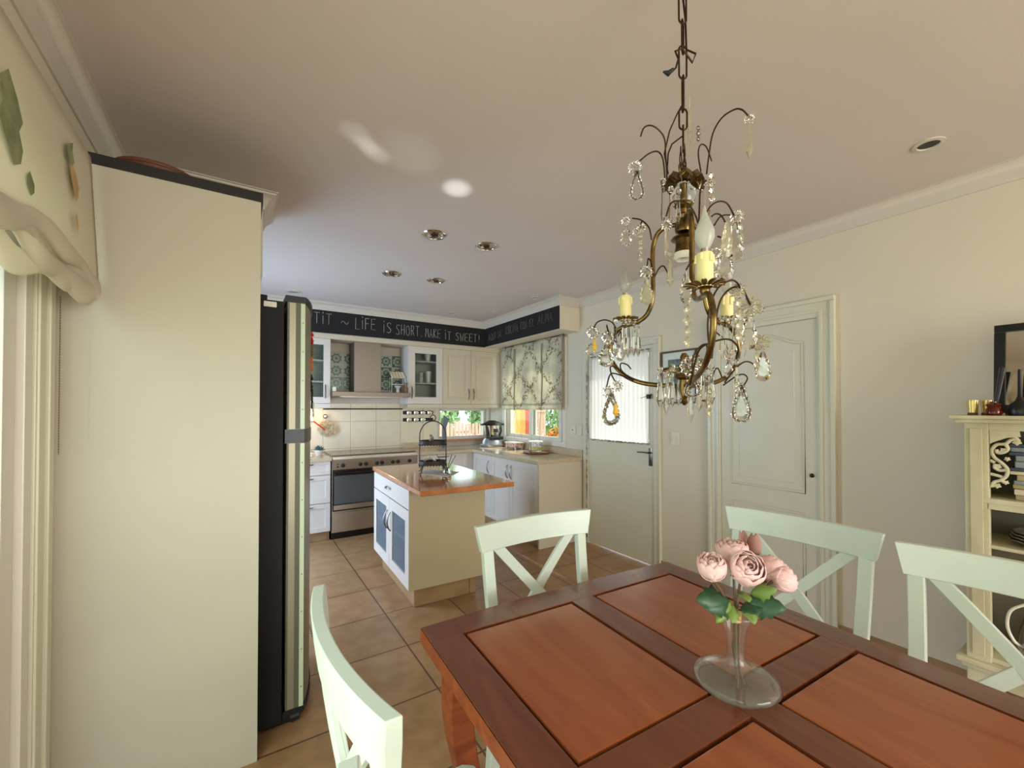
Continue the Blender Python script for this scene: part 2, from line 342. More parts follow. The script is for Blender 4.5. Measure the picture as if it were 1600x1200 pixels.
class MB:
    def __init__(s): s.bm = bmesh.new()

    def add(s, verts, faces):
        vs = [s.bm.verts.new(v) for v in verts]
        for f in faces:
            try: s.bm.faces.new([vs[i] for i in f])
            except ValueError: pass
        return s

    def box(s, x0, x1, y0, y1, z0, z1, b=0.0, M=None):
        t = bmesh.new(); bmesh.ops.create_cube(t, size=1)
        for v in t.verts: v.co = Vector(((x0 + x1) / 2 + v.co.x * (x1 - x0), (y0 + y1) / 2 + v.co.y * (y1 - y0), (z0 + z1) / 2 + v.co.z * (z1 - z0)))
        if b > 0: bmesh.ops.bevel(t, geom=list(t.edges), offset=b, segments=2, affect='EDGES', profile=.6)
        return s.merge(t, M)

    def merge(s, t, M=None):
        if M is not None: bmesh.ops.transform(t, matrix=M, verts=t.verts)
        t.verts.index_update()
        vs = [s.bm.verts.new(v.co) for v in t.verts]
        for f in t.faces:
            try: s.bm.faces.new([vs[v.index] for v in f.verts])
            except ValueError: pass
        t.free(); return s

    def tube(s, pts, r, seg=8, cap=True, flat=None, closed=False):
        pts = [Vector(p) for p in pts]; n = len(pts); rings = []
        rr = r if isinstance(r, (list, tuple)) else [r] * n
        up = None
        for i, p in enumerate(pts):
            if closed: t = pts[(i + 1) % n] - pts[i - 1]
            else: t = pts[min(i + 1, n - 1)] - pts[max(i - 1, 0)]
            if t.length < 1e-9: t = Vector((0, 0, 1))
            t.normalize()
            if up is None:
                a = Vector((0, 0, 1)) if abs(t.z) < .9 else Vector((1, 0, 0)); up = (a - t * a.dot(t)).normalized()
            else:
                up = up - t * up.dot(t)
                up = up.normalized() if up.length > 1e-6 else t.orthogonal().normalized()
            side = t.cross(up)
            fl = flat or 1.0
            rings.append([s.bm.verts.new(p + (up * cos(2 * pi * k / seg) * fl + side * sin(2 * pi * k / seg)) * rr[i]) for k in range(seg)])
        for i in range(n if closed else n - 1):
            A = rings[i]; B = rings[(i + 1) % n]
            for k in range(seg): s.bm.faces.new([A[k], A[(k + 1) % seg], B[(k + 1) % seg], B[k]])
        if cap and not closed:
            s.bm.faces.new(list(reversed(rings[0]))); s.bm.faces.new(rings[-1])
        return s

    def lathe(s, prof, c=(0, 0, 0), seg=24, M=None, sx=1, sy=1, lobes=0, amp=0):
        t = bmesh.new(); rings = []
        for (r, z) in prof:
            if r < 1e-6: rings.append([t.verts.new((0, 0, z))])
            else: rings.append([t.verts.new((r * sx * cos(2 * pi * k / seg) * (1 + amp * cos(lobes * 2 * pi * k / seg)), r * sy * sin(2 * pi * k / seg) * (1 + amp * cos(lobes * 2 * pi * k / seg)), z)) for k in range(seg)])
        for A, B in zip(rings, rings[1:]):
            for k in range(seg):
                a, b_ = A[k % len(A)], A[(k + 1) % len(A)]; c_, d = B[(k + 1) % len(B)], B[k % len(B)]
                f = []
                for v in (a, b_, c_, d):
                    if v not in f: f.append(v)
                if len(f) > 2: t.faces.new(f)
        m = Matrix.Translation(Vector(c))
        if M is not None: m = m @ M
        return s.merge(t, m)

    def prism(s, poly, a, b, axis=2, bev=0, M=None):
        """polygon (2D) extruded from a to b along an axis; the 2D coordinates are the other two axes in order"""
        t = bmesh.new()

        def P(p, h):
            q = list(p); q.insert(axis, h); return q
        A = [t.verts.new(P(p, a)) for p in poly]; B = [t.verts.new(P(p, b)) for p in poly]; n = len(poly)
        t.faces.new(A); t.faces.new(list(reversed(B)))
        for i in range(n): t.faces.new([A[i], B[i], B[(i + 1) % n], A[(i + 1) % n]])
        bmesh.ops.recalc_face_normals(t, faces=t.faces)
        if bev: bmesh.ops.bevel(t, geom=list(t.edges), offset=bev, segments=1, affect='EDGES')
        return s.merge(t, M)

    def grid(s, fn, nu, nv, closed_u=False):
        vs = [[s.bm.verts.new(fn(i / nu, j / nv)) for j in range(nv + 1)] for i in range(nu + (0 if closed_u else 1))]
        for i in range(nu):
            for j in range(nv):
                A = vs[i]; B = vs[(i + 1) % len(vs)]
                s.bm.faces.new([A[j], B[j], B[j + 1], A[j + 1]])
        return s

    def xf(s, M): bmesh.ops.transform(s.bm, matrix=M, verts=s.bm.verts); return s

    def build(s, name, m, parent=None, smooth=False, label=None, solid=0, bevel=0, sub=0, recalc=True):
        if recalc: bmesh.ops.recalc_face_normals(s.bm, faces=s.bm.faces)
        if parent is not None:
            inv = world_of(parent).inverted(); bmesh.ops.transform(s.bm, matrix=inv, verts=s.bm.verts)
        me = bpy.data.meshes.new(name); s.bm.to_mesh(me); s.bm.free()
        o = bpy.data.objects.new(name, me); COL.objects.link(o); me.materials.append(m)
        if parent is not None: o.parent = parent
        if smooth:
            me.polygons.foreach_set('use_smooth', [True] * len(me.polygons))
            if smooth != 'all':
                try: me.set_sharp_from_angle(angle=radians(40))
                except Exception: pass
        if solid:
            md = o.modifiers.new('thickness', 'SOLIDIFY'); md.thickness = solid; md.offset = 0
        if bevel:
            md = o.modifiers.new('bevel', 'BEVEL'); md.width = bevel; md.segments = 2; md.limit_method = 'ANGLE'
        if sub:
            md = o.modifiers.new('sub', 'SUBSURF'); md.levels = sub; md.render_levels = sub
        if label: o['label'] = label
        return o


def world_of(o):
    m = Matrix.Translation(o.location) @ o.rotation_euler.to_matrix().to_4x4()
    return world_of(o.parent) @ m if o.parent else m


def thing(name, label, cat, loc=(0, 0, 0), rz=0, group=None):
    o = bpy.data.objects.new(name, None); COL.objects.link(o); o.empty_display_size = .05
    o.location = loc; o.rotation_euler = (0, 0, rz); o['label'] = label; o['category'] = cat
    if group: o['group'] = group
    return o


def tag(o, label, cat, group=None):
    o['label'] = label; o['category'] = cat
    if group: o['group'] = group
    return o


def struct(o): o['kind'] = 'structure'; return o


def kids(o): return [c for c in bpy.data.objects if c.parent == o]


def copy_tree(o, parent=None):
    c = o.copy(); COL.objects.link(c); c.parent = parent
    for ch in kids(o): copy_tree(ch, c)
    return c


Rv = Vector((cos(radians(33)), -sin(radians(33)), 0)); PT = radians(.7)
Fv = Vector((sin(radians(33)) * cos(PT), cos(radians(33)) * cos(PT), sin(PT)))
Uv = Rv.cross(Fv)


def at(px, py, d):
    """point at depth d behind picture position px, py"""
    return Vector((0, 0, CAMH)) + (Rv * ((px - 800) / FPX) + Uv * ((630 - py) / FPX) + Fv) * d


def onplane(px, py, ax, v):
    d = Rv * ((px - 800) / FPX) + Uv * ((630 - py) / FPX) + Fv; o = Vector((0, 0, CAMH))
    return o + d * ((v - o[ax]) / d[ax])


# ------------------------------------------------------------------ room shell
XR, XL, YB, YF, ZC = 3.12, -0.525, 5.42, -3.3, 2.60


def wall(name, axis, c0, c1, r0, r1, z0, z1, holes, m):
    mb = MB()
    us = sorted({r0, r1} | {h[0] for h in holes} | {h[1] for h in holes}); zs = sorted({z0, z1} | {h[2] for h in holes} | {h[3] for h in holes})
    for a, b in zip(us, us[1:]):
        for p, q in zip(zs, zs[1:]):
            mu, mz = (a + b) / 2, (p + q) / 2
            if any(h[0] < mu < h[1] and h[2] < mz < h[3] for h in holes): continue
            if axis == 'x': mb.box(c0, c1, a, b, p, q)
            else: mb.box(a, b, c0, c1, p, q)
    bmesh.ops.remove_doubles(mb.bm, verts=mb.bm.verts, dist=1e-5)
    return struct(mb.build(name, m))


struct(MB().box(-.8, 3.4, YF - .2, YB + .2, -.1, 0).build('floor', FLOOR))
struct(MB().box(-.8, 3.4, YF - .2, YB + .2, ZC, ZC + .12).build('ceiling', CEIL))
wall('wall_right', 'x', XR, XR + .18, YF, YB + .2, 0, ZC, [(2.45, 3.30, 0, 2.0), (3.74, 5.0, 1.0, 2.2)], WALL)
wall('wall_back', 'y', YB, YB + .18, -.68, XR, 0, ZC, [(2.30, 3.07, .985, 1.42)], KWALL)
wall('wall_left', 'x', XL - .18, XL, YF, YB, 0, ZC, [(-1.25, 1.83, .03, 2.2), (3.5, 4.65, .05, 2.1)], WALL)
wall('wall_rear', 'y', YF - .18, YF, -.5, XR, 0, ZC, [(.25, 2.95, .3, 2.35)], WALL)
# soffits
wall('wall_soffit', 'y', 5.065, YB, -.505, 2.844, 2.262, ZC, [], KWALL)
struct(MB().box(2.844, XR, 3.444, YB, 2.262, ZC).build('wall_soffit_right', WALL))
struct(MB().box(XL, .10, 2.68, 3.05, 2.15, ZC).build('wall_bulkhead', WALL))


def crown(name, path, m, flip=1, closed=False):
    """cove cornice swept along the wall line; path points carry the direction into the room on their left"""
    prof = [(0, .085), (.008, .085), (.010, .074), (.018, .066), (.028, .040), (.045, .022), (.060, .014), (.062, .006), (.072, .004), (.072, 0), (0, 0)]
    n = len(path); rows = []
    for i, p in enumerate(path):
        p = Vector(p)
        d1 = (p - Vector(path[i - 1])).normalized() if i > 0 else None
        d2 = (Vector(path[i + 1]) - p).normalized() if i < n - 1 else None
        n1 = Vector((-d1.y, d1.x)) if d1 else None; n2 = Vector((-d2.y, d2.x)) if d2 else None
        if n1 is None: nn = n2
        elif n2 is None: nn = n1
        else: nn = (n1 + n2) / (1 + n1.dot(n2))
        rows.append([(p.x + nn.x * a, p.y + nn.y * a, ZC - z) for a, z in prof])
    mb = MB(); k = len(prof); vs = [v for r in rows for v in r]; fs = []
    for i in range(n - 1):
        for j in range(k): fs.append([i * k + j, i * k + (j + 1) % k, (i + 1) * k + (j + 1) % k, (i + 1) * k + j])
    mb.add(vs, fs)
    return struct(mb.build(name, m, smooth=True))


crown('trim_1', [(XR, YF), (XR, 3.444), (2.844, 3.444), (2.844, 5.065), (XL, 5.065), (XL, 3.05)], CROWN)
crown('trim_2', [(.10, 3.05), (.10, 2.68), (XL, 2.68), (XL, YF), (XR, YF)], CROWN)
# baseboards
struct(MB().box(XR - .012, XR, YF, 1.08, 0, .085, .002).build('baseboard_right', TOEKICK))
struct(MB().box(XR - .012, XR, 1.94, 2.39, 0, .085, .002).build('baseboard_right_middle', TOEKICK))

# ------------------------------------------------------------------ door 1 (half-glazed kitchen door) and door 2
d1 = bpy.data.objects.new('door_1', None); COL.objects.link(d1); d1.location = (XR, 2.88, 0); struct(d1)
leaf = MB()
y0, y1 = 2.458, 3.292
leaf.box(XR - .012, XR + .03, y0, y1, .012, 1.09, .001)
leaf.box(XR - .012, XR + .03, y0, y0 + .055, 1.0905, 1.934, .001).box(XR - .012, XR + .03, y1 - .055, y1, 1.0905, 1.934, .001).box(XR - .012, XR + .03, y0, y1, 1.9345, 1.995, .001)
leaf.build('leaf', DOORP, d1)
MB().box(XR - .018, XR - .012, y0 + .05, y1 - .05, 1.085, 1.105, .002).build('bead', RUST, d1)
MB().box(XR + .008, XR + .012, y0 + .05, y1 - .05, 1.09, 1.94).build('pane', PANE, d1)
for zz in (.32, 1.18, 1.72):
    MB().tube([(XR - .018, y1 + .006, zz - .05), (XR - .018, y1 + .006, zz + .05)], .009).build('hinge', RUST, d1, smooth=True)
h = MB(); h.box(XR - .016, XR - .011, 2.472, 2.512, .90, 1.06, .002)
h.tube([(XR - .014, 2.492, 1.02), (XR - .05, 2.492, 1.02)], .009).tube([(XR - .05, 2.488, 1.02), (XR - .052, 2.54, 1.022), (XR - .05, 2.61, 1.018)], [.009, .010, .008], flat=.7)
h.build('lever_handle', PEWTER, d1, smooth=True)
MB().box(XR - .017, XR - .010, 2.486, 2.498, .93, .955).build('keyhole', BLACK, d1)
c1 = MB()
c1.box(XR - .022, XR + .02, 2.385, 2.4545, 0, 1.9975, .003).box(XR - .022, XR + .02, 3.297, 3.37, 0, 1.9975, .003).box(XR - .0225, XR + .02, 2.385, 3.37, 1.998, 2.055, .003)
c1.box(XR - .03, XR - .0215, 2.384, 2.40, 0, 2.0415, .003).box(XR - .0305, XR - .0215, 2.384, 3.371, 2.042, 2.06, .003)
struct(c1.build('trim_3', TRIM))
struct(MB().box(XR - .026, XR - .008, 3.30, 3.318, .05, 1.95, .004).build('trim_rusty_jamb', RUST))
# curtain
def cur(u, v):
    y = 2.50 + u * .765; z = 1.10 + v * .86
    a = .013 * (1 - .6 * (abs(v - .5) * 2) ** 6)
    return (XR - .03 + a * sin(u * 2 * pi * 15 + sin(v * 3) * .8) + .004 * sin(u * 31 + v * 4), y, z)
ct = thing('door_curtain', 'gathered white sheer curtain over the glazed upper half of the kitchen door', 'curtain', (XR - .03, 2.88, 1.10))
MB().grid(cur, 180, 14).build('cloth', CURTAIN, ct, smooth='all')
MB().tube([(XR - .03, 2.49, 1.955), (XR - .03, 3.27, 1.955)], .004).build('rod', BRASS, ct, smooth=True)
MB().tube([(XR - .03, 2.49, 1.10), (XR - .03, 3.27, 1.10)], .003).build('rod', BRASS, ct, smooth=True)
k = thing('key', 'small dark key on a string hanging on the frame beside the sheer curtain', 'key', (XR - .03, 2.475, 1.53))
MB().tube([(XR - .013, 2.48, 1.545), (XR - .05, 2.485, 1.53)], .006).box(XR - .06, XR - .03, 2.47, 2.50, 1.505, 1.545, .004).build('knob', BLACK, k)
MB().tube([(XR - .05, 2.49, 1.53), (XR - .06, 2.53, 1.52), (XR - .06, 2.56, 1.512)], .003).build('shank', PEWTER, k)

d2 = bpy.data.objects.new('door_2', None); COL.objects.link(d2); d2.location = (XR, 1.5, 0); struct(d2)
def arch(y0, y1, z0, z1, rise, n=14):
    p = [(y0, z0), (y1, z0), (y1, z1)]
    for i in range(1, n):
        t = i / n; p.append((y1 + (y0 - y1) * t, z1 + rise * (0.5 - .5 * cos(2 * pi * t))))
    p.append((y0, z1)); return p
lf = MB(); lf.box(XR - .008, XR + .0, 1.19, 1.832, .012, 2.0, .001); lf.build('leaf', DOORP, d2)
for (a, b, z0, z1, rs) in ((1.262, 1.752, .86, 1.865, .075), (1.262, 1.752, .16, .735, 0)):
    ring = MB()
    for off, dep in ((0, .014), (.016, .011)):
        P = arch(a + off, b - off, z0 + off, z1 - off, rs); pts = [(XR - .0085, p[0], p[1]) for p in P]
        ring.tube(pts, .0036, 8, closed=True)
    ring.build('panel_moulding', DOORP, d2, smooth=True)
    MB().prism(arch(a + .06, b - .06, z0 + .06, z1 - .06, rs), XR - .0105, XR - .004, axis=0, bev=.002).build('raised_panel', DOORP, d2)
MB().lathe([(0, .0), (.012, .0), (.014, .008), (.009, .016), (0, .018)], (XR - .008, 1.222, .985), 16, Matrix.Rotation(radians(-90), 4, 'Y')).build('keyhole_cover', BRASSD, d2, smooth=True)
c2 = MB()
for (a, b) in ((1.088, 1.188), (1.834, 1.934)):
    c2.box(XR - .018, XR, a, b, 0, 2.004, .002)
    c2.box(XR - .030, XR - .016, (a if a < 1.5 else b - .026), (a + .026 if a < 1.5 else b), 0, 2.099, .004)
    c2.box(XR - .025, XR - .016, (b - .034 if a < 1.5 else a + .012), (b - .012 if a < 1.5 else a + .034), 0, 2.05, .004)
c2.box(XR - .0185, XR, 1.088, 1.934, 2.004, 2.126, .002).box(XR - .031, XR - .016, 1.087, 1.935, 2.10, 2.128, .005).box(XR - .026, XR - .016, 1.152, 1.87, 2.035, 2.055, .004)
struct(c2.build('trim_4', TRIM))
# ------------------------------------------------------------------ kitchen windows
def frame(mb, ax, c0, c1, a, b, z0, z1, t):
    for (u0, u1, w0, w1) in ((a, b, z0, z0 + t), (a, b, z1 - t, z1), (a, a + t, z0 + t, z1 - t), (b - t, b, z0 + t, z1 - t)):
        if ax == 'x': mb.box(c0, c1, u0, u1, w0, w1, .003)
        else: mb.box(u0, u1, c0, c1, w0, w1, .003)
    return mb
w1 = bpy.data.objects.new('window_1', None); COL.objects.link(w1); w1.location = (2.68, YB, .98); struct(w1)
f = frame(MB(), 'y', YB - .015, YB + .02, 2.262, 3.115, .965, 1.455, .04); frame(f, 'y', YB + .03, YB + .07, 2.302, 3.068, .99, 1.418, .035).build('window_frame', ALU, w1)
MB().box(2.33, 3.04, YB + .05, YB + .053, 1.01, 1.40).build('pane', PANE, w1)
MB().box(2.262, 3.115, YB - .05, YB + .05, .955, .988, .004).build('window_sill', mat('clay sill', (184, 128, 92), .4), w1)
w2 = bpy.data.objects.new('window_2', None); COL.objects.link(w2); w2.location = (XR, 4.35, .99); struct(w2)
f = frame(MB(), 'x', XR - .018, XR + .02, 3.665, 5.03, .975, 2.24, .055)
frame(f, 'x', XR + .03, XR + .075, 3.74, 5.0, 1.0, 2.2, .03).build('window_frame', ALU, w2)
s_ = frame(MB(), 'x', XR + .012, XR + .045, 3.765, 4.42, 1.02, 2.18, .06); s_.build('sash', ALU, w2)
s_ = frame(MB(), 'x', XR + .05, XR + .075, 4.33, 4.97, 1.02, 2.18, .055); s_.build('sash', ALU, w2)
MB().box(XR + .028, XR + .031, 3.82, 4.37, 1.07, 2.13).box(XR + .060, XR + .063, 4.38, 4.92, 1.07, 2.13).build('pane', PANE, w2)

# floral roman blind on the right window
bl = thing('roman_blind', 'floral patterned roman blind pulled half down over the kitchen side window', 'blind', (3.07, 4.31, 1.40))
def flo(u, v):
    y = 3.672 + u * 1.285; z = 1.462 + v * .79
    x = 3.055 + .010 * sin(u * 2 * pi * 3 + .4) * (1 - v) + .006 * sin(u * 17) - .012 * (1 - v) * (1 if .30 < u < .36 else 0)
    return (x, y - (.01 * (1 - v) if u > .9 else 0), z)
MB().grid(flo, 60, 20).build('cloth', FLORAL, bl, smooth='all', solid=.002)
MB().grid(lambda u, v: (3.047 + .010 * sin(u * 2 * pi * 3 + .4) + .006 * sin(u * 17), 3.675 + u * 1.275, 1.402 + v * .07), 40, 2).build('hem', FLORAL, bl, smooth='all', solid=.004)
for yy in (3.66, 4.02, 4.62):
    tp = MB()
    if yy > 3.8: tp.tube([(3.036, yy + .006 * sin(t * 1.3), 2.2 - t * .115) for t in range(8)], .012, 6, flat=.35)
    else: tp.tube([(3.05, 3.66, 2.255), (3.05, 3.65, 2.0), (3.05, 3.655, 1.42)], .006, 6)
    tp.build('tape', mat('grey brown tape', (142, 126, 104), .8), bl, smooth=True)
for yy, dy in ((4.62, .0), (4.60, -.16), (4.22, .02), (4.04, .03)):
    MB().tube([(3.04, yy, 1.40), (3.03, yy + dy * .3, 1.25), (3.04, yy + dy, 1.03)], .0022, 5).build('cord', mat('blind cord', (150, 138, 118), .8), bl)
MB().tube([(3.065, 3.64, 2.252), (3.065, 4.97, 2.252)], .009, 8).build('head_rail', PEWTER, bl, smooth=True)

# ------------------------------------------------------------------ chalkboard band and lettering
G = {
 'T': [[(0, 1), (1, 1)], [(.5, 1), (.48, 0)]], 'i': [[(.5, .78), (.5, 0)], [(.42, 1.05), (.5, 1.12), (.58, 1.05), (.5, .98), (.42, 1.05)]],
 'L': [[(.1, 1), (.05, .02), (.9, 0)]], 'F': [[(.1, 1), (.1, 0)], [(.05, 1), (.95, 1)], [(.1, .52), (.75, .55)]],
 'E': [[(.95, 1), (.1, .97), (.05, .02), (.95, 0)], [(.1, .5), (.8, .52)]],
 'S': [[(.92, .88), (.6, 1), (.2, .9), (.15, .68), (.5, .52), (.85, .35), (.8, .1), (.4, 0), (.05, .1)]],
 'H': [[(.1, 1), (.08, 0)], [(.9, 1), (.9, 0)], [(.1, .5), (.9, .5)]],
 'O': [[(.5 + .45 * cos(t * pi / 6), .5 + .5 * sin(t * pi / 6)) for t in range(13)]],
 'R': [[(.1, 0), (.1, 1), (.6, 1), (.85, .8), (.6, .52), (.1, .5)], [(.4, .5), (.9, 0)]],
 'M': [[(.0, 0), (.12, 1), (.5, .35), (.85, 1), (1, 0)]], 'A': [[(0, 0), (.45, 1), (.95, 0)], [(.18, .38), (.78, .4)]],
 'K': [[(.1, 1), (.1, 0)], [(.9, 1), (.12, .48), (.95, 0)]], 'W': [[(0, 1), (.25, 0), (.5, .7), (.75, 0), (1, 1)]],
 'Q': [[(.5 + .45 * cos(t * pi / 6), .5 + .5 * sin(t * pi / 6)) for t in range(13)], [(.6, .3), (1, -.08)]],
 'U': [[(.05, 1), (.1, .2), (.45, 0), (.85, .2), (.92, 1)]], 'I': [[(.5, 1), (.5, 0)]],
 'C': [[(.9, .85), (.55, 1), (.15, .75), (.1, .3), (.5, 0), (.92, .12)]], 'N': [[(.05, 0), (.08, 1), (.88, .02), (.92, 1)]],
 '!': [[(.5, 1), (.5, .35)], [(.45, .1), (.55, .1)]], '.': [[(.4, .05), (.6, .05)]], ',': [[(.5, .1), (.4, -.1)]],
 '~': [[(0, .4), (.2, .62), (.4, .55), (.6, .36), (.8, .32), (1, .58)]]}


def write(mb, word, pos, u0, u1, z0, z1, r=.0032):
    n = len(word); wd = (u1 - u0) / n
    ws = [(.55 if c in 'iI!.,' else 1.0) for c in word]; tot = sum(ws); u = u0
    for c, k_ in zip(word, ws):
        cw = (u1 - u0) * k_ / tot; jz = random.uniform(-.006, .006)
        for st in G[c]:
            pts = [pos(u + cw * (.12 + .74 * x), z0 + jz + (z1 - z0) * y) for x, y in st]
            mb.tube(pts, r * random.uniform(.8, 1.15), 6)
        u += cw


cb = thing('chalkboard_band', 'black chalkboard strip above the hood and wall cupboards lettered in English', 'chalkboard', (1.2, 5.06, 2.28))
MB().box(-.505, 2.842, 5.058, 5.0648, 2.263, 2.53).build('board', CHALK, cb)
px = lambda x: onplane(x, 510, 1, 5.058).x
tx = MB(); P_ = lambda u, z: Vector((u, 5.0570, z))
for wd, a, b, z0, z1 in (('TiT', 489, 520, 2.365, 2.485), ('~', 531, 547, 2.35, 2.46), ('LiFE', 554, 588, 2.345, 2.475), ('iS', 597, 613, 2.335, 2.46), ('SHORT', 618, 656, 2.325, 2.45), ('MAKE', 664, 689, 2.325, 2.435), ('iT', 694, 706, 2.32, 2.43), ('SWEET', 711, 746, 2.32, 2.425)):
    tx = MB(); write(tx, wd, P_, px(a), px(b), z0, z1)
    if wd == 'SHORT': tx.tube([P_(px(658), 2.33), P_(px(659.5), 2.33)], .003, 6)
    if wd == 'SWEET': write(tx, '!', P_, px(746), px(751), 2.32, 2.42)
    tx.build('chalk_word', CHALKL, cb)
cb2 = thing('chalkboard_band', 'black chalkboard strip above the floral blind with faint Spanish lettering', 'chalkboard', (2.84, 4.2, 2.28))
MB().box(2.836, 2.8435, 3.45, 5.057, 2.268, 2.53).build('board', CHALK, cb2)
py_ = lambda x: onplane(x, 510, 0, 2.836).y
tx = MB(); Q_ = lambda u, z: Vector((2.8350, -u, z))
for wd, a, b, z0, z1 in (('AQUI', 763, 775, 2.34, 2.43), ('SE', 777, 785, 2.35, 2.43), ('COCINA', 790, 810, 2.355, 2.46), ('CON', 813, 823.5, 2.365, 2.46), ('EL', 827, 836, 2.37, 2.46), ('ALMA', 840, 864, 2.37, 2.47)):
    tx = MB(); write(tx, wd, Q_, -py_(a), -py_(b), z0, z1, .0028); tx.build('chalk_word', CHALKF, cb2)

# ------------------------------------------------------------------ cabinetry
BOW = None


def bow(mb, p0, p1, out, r=.005):
    """arched bar handle between two points, bulging along out"""
    p0, p1, out = Vector(p0), Vector(p1), Vector(out)
    pts = [p0 + (p1 - p0) * t + out * (sin(pi * t) ** .7) for t in [i / 10 for i in range(11)]]
    return mb.tube(pts, [r * (.9 + .5 * sin(pi * i / 10)) for i in range(11)], 8)


def placer(origin, rz): return Matrix.Translation(Vector(origin)) @ Matrix.Rotation(rz, 4, 'Z')


def door_part(parent, M, w, h, m, kind='panel', handle=None, name='door', fw=.06, t=.02, hl=.15, pane=None):
    """door in its own frame: x 0..w, z 0..h, front towards -y"""
    mb = MB()
    if kind == 'flat': mb.box(.0015, w - .0015, -t, 0, .0015, h - .0015, .002)
    else:
        for a in ((.0015, w - .0015, h - fw, h - .0015), (.0015, w - .0015, .0015, fw), (.0015, fw, fw, h - fw), (w - fw, w - .0015, fw, h - fw)):
            mb.box(a[0], a[1], -t, 0, a[2], a[3], .0015)
        if kind == 'panel': mb.box(fw - .001, w - fw + .001, -t + .009, -.002, fw - .001, h - fw + .001)
        elif kind == 'raised':
            mb.box(fw - .001, w - fw + .001, -t + .008, -.002, fw - .001, h - fw + .001); mb.box(fw + .03, w - fw - .03, -t + .002, -.004, fw + .03, h - fw - .03, .005)
    mb.xf(M); o = mb.build(name, m, parent)
    if kind == 'glass': MB().box(fw - .004, w - fw + .004, -.012, -.008, fw - .004, h - fw + .004).xf(M).build('pane', pane or CABGL, o)
    if handle:
        hb = MB()
        if handle[0] == 'v': bow(hb, (handle[1], -t, handle[2]), (handle[1], -t, handle[2] + hl), (0, -.028, 0))
        else: bow(hb, (handle[1], -t, handle[2]), (handle[1] + hl, -t, handle[2]), (0, -.025, 0))
        hb.xf(M).build('handle', PEWTER, o, smooth=True)
    return o


def carcass(x0, x1, y0, y1, z0, z1, open_front=False, shelves=(), t=.018):
    mb = MB()
    if not open_front: return mb.box(x0, x1, y0, y1, z0, z1, .001)
    mb.box(x0, x0 + t, y0, y1, z0, z1).box(x1 - t, x1, y0, y1, z0, z1).box(x0 + t, x1 - t, y0, y1, z0, z0 + t).box(x0 + t, x1 - t, y0, y1, z1 - t, z1).box(x0 + t, x1 - t, y1 - .008, y1, z0 + t, z1 - t)
    for s in shelves: mb.box(x0 + t, x1 - t, y0 + .01, y1 - .008, s - .008, s + .008)
    return mb


# wall cupboards on the back wall
uc = thing('wall_cupboard', 'glass-door white wall cupboard left of the cooker hood, half hidden by the fridge', 'cupboard', (.6, 5.42, 1.475))
carcass(.40, .858, 5.11, YB, 1.475, 2.205, True, (1.72, 1.96)).build('body', WHITE, uc)
door_part(uc, placer((.40, 5.11, 1.475), 0), .458, .73, WHITE, 'glass', ('v', .405, .06), fw=.072)
MB().box(.40, .858, 5.085, 5.12, 1.425, 1.472, .004).build('valance', WHITE, uc)
uc = thing('wall_cupboard', 'glass-door wall cupboard right of the cooker hood with white crockery inside', 'cupboard', (1.98, 5.42, 1.475))
carcass(1.762, 2.226, 5.11, YB, 1.475, 2.205, True, (1.74, 2.02)).build('body', WHITE, uc)
door_part(uc, placer((1.762, 5.11, 1.475), 0), .464, .73, WHITE, 'glass', ('v', .045, .07), fw=.088)
MB().box(1.762, 2.226, 5.085, 5.12, 1.425, 1.472, .004).build('valance', CREAMCAB, uc)
uc = thing('wall_cupboard', 'cream double-door wall cupboard above the small kitchen window', 'cupboard', (2.6, 5.42, 1.475))
MB().box(2.228, 3.115, 5.11, YB, 1.475, 2.205, .001).build('body', CREAMCAB, uc)
door_part(uc, placer((2.228, 5.11, 1.475), 0), .412, .73, CREAMCAB, 'raised', ('v', .375, .06), fw=.065)
door_part(uc, placer((2.642, 5.11, 1.475), 0), .405, .73, CREAMCAB, 'raised', ('v', .035, .06), fw=.065)
MB().box(3.05, 3.117, 5.095, 5.115, 1.475, 2.205, .001).build('filler', CREAMCAB, uc)
MB().box(2.228, 3.117, 5.085, 5.12, 1.425, 1.472, .004).build('valance', CREAMCAB, uc)
struct(MB().box(-.505, XR, 5.075, YB, 2.205, 2.262, .004).build('trim_5', CREAMCAB))
# crockery inside the glass cupboard
for i, (cx, zb, r, hgt, lb) in enumerate(((2.06, 2.03, .045, .11, 'tall white cup on the top shelf behind cupboard glass'), (1.86, 2.03, .022, .05, 'tiny pale cup at the left of the top shelf behind glass'), (1.97, 1.75, .03, .075, 'small white cup on the middle shelf behind cupboard glass'), (1.97, 1.83, .031, .05, 'white cup stacked on another cup on the middle shelf'), (2.07, 1.75, .04, .15, 'tall white tapered tumbler on the middle shelf behind glass'))):
    tag(MB().lathe([(0, 0), (r * .65, 0), (r, hgt), (r * .9, hgt), (r * .58, .006), (0, .006)], (cx, 5.2, zb), 20).build('cup', CERAM, smooth=True), lb, 'cup')
tag(MB().lathe([(0, 0), (.03, 0), (.07, .025), (.066, .027), (.028, .005), (0, .005)], (2.05, 5.22, 1.494), 24).build('bowl', CERAM, smooth=True), 'shallow white bowl on the bottom shelf behind cupboard glass', 'bowl')

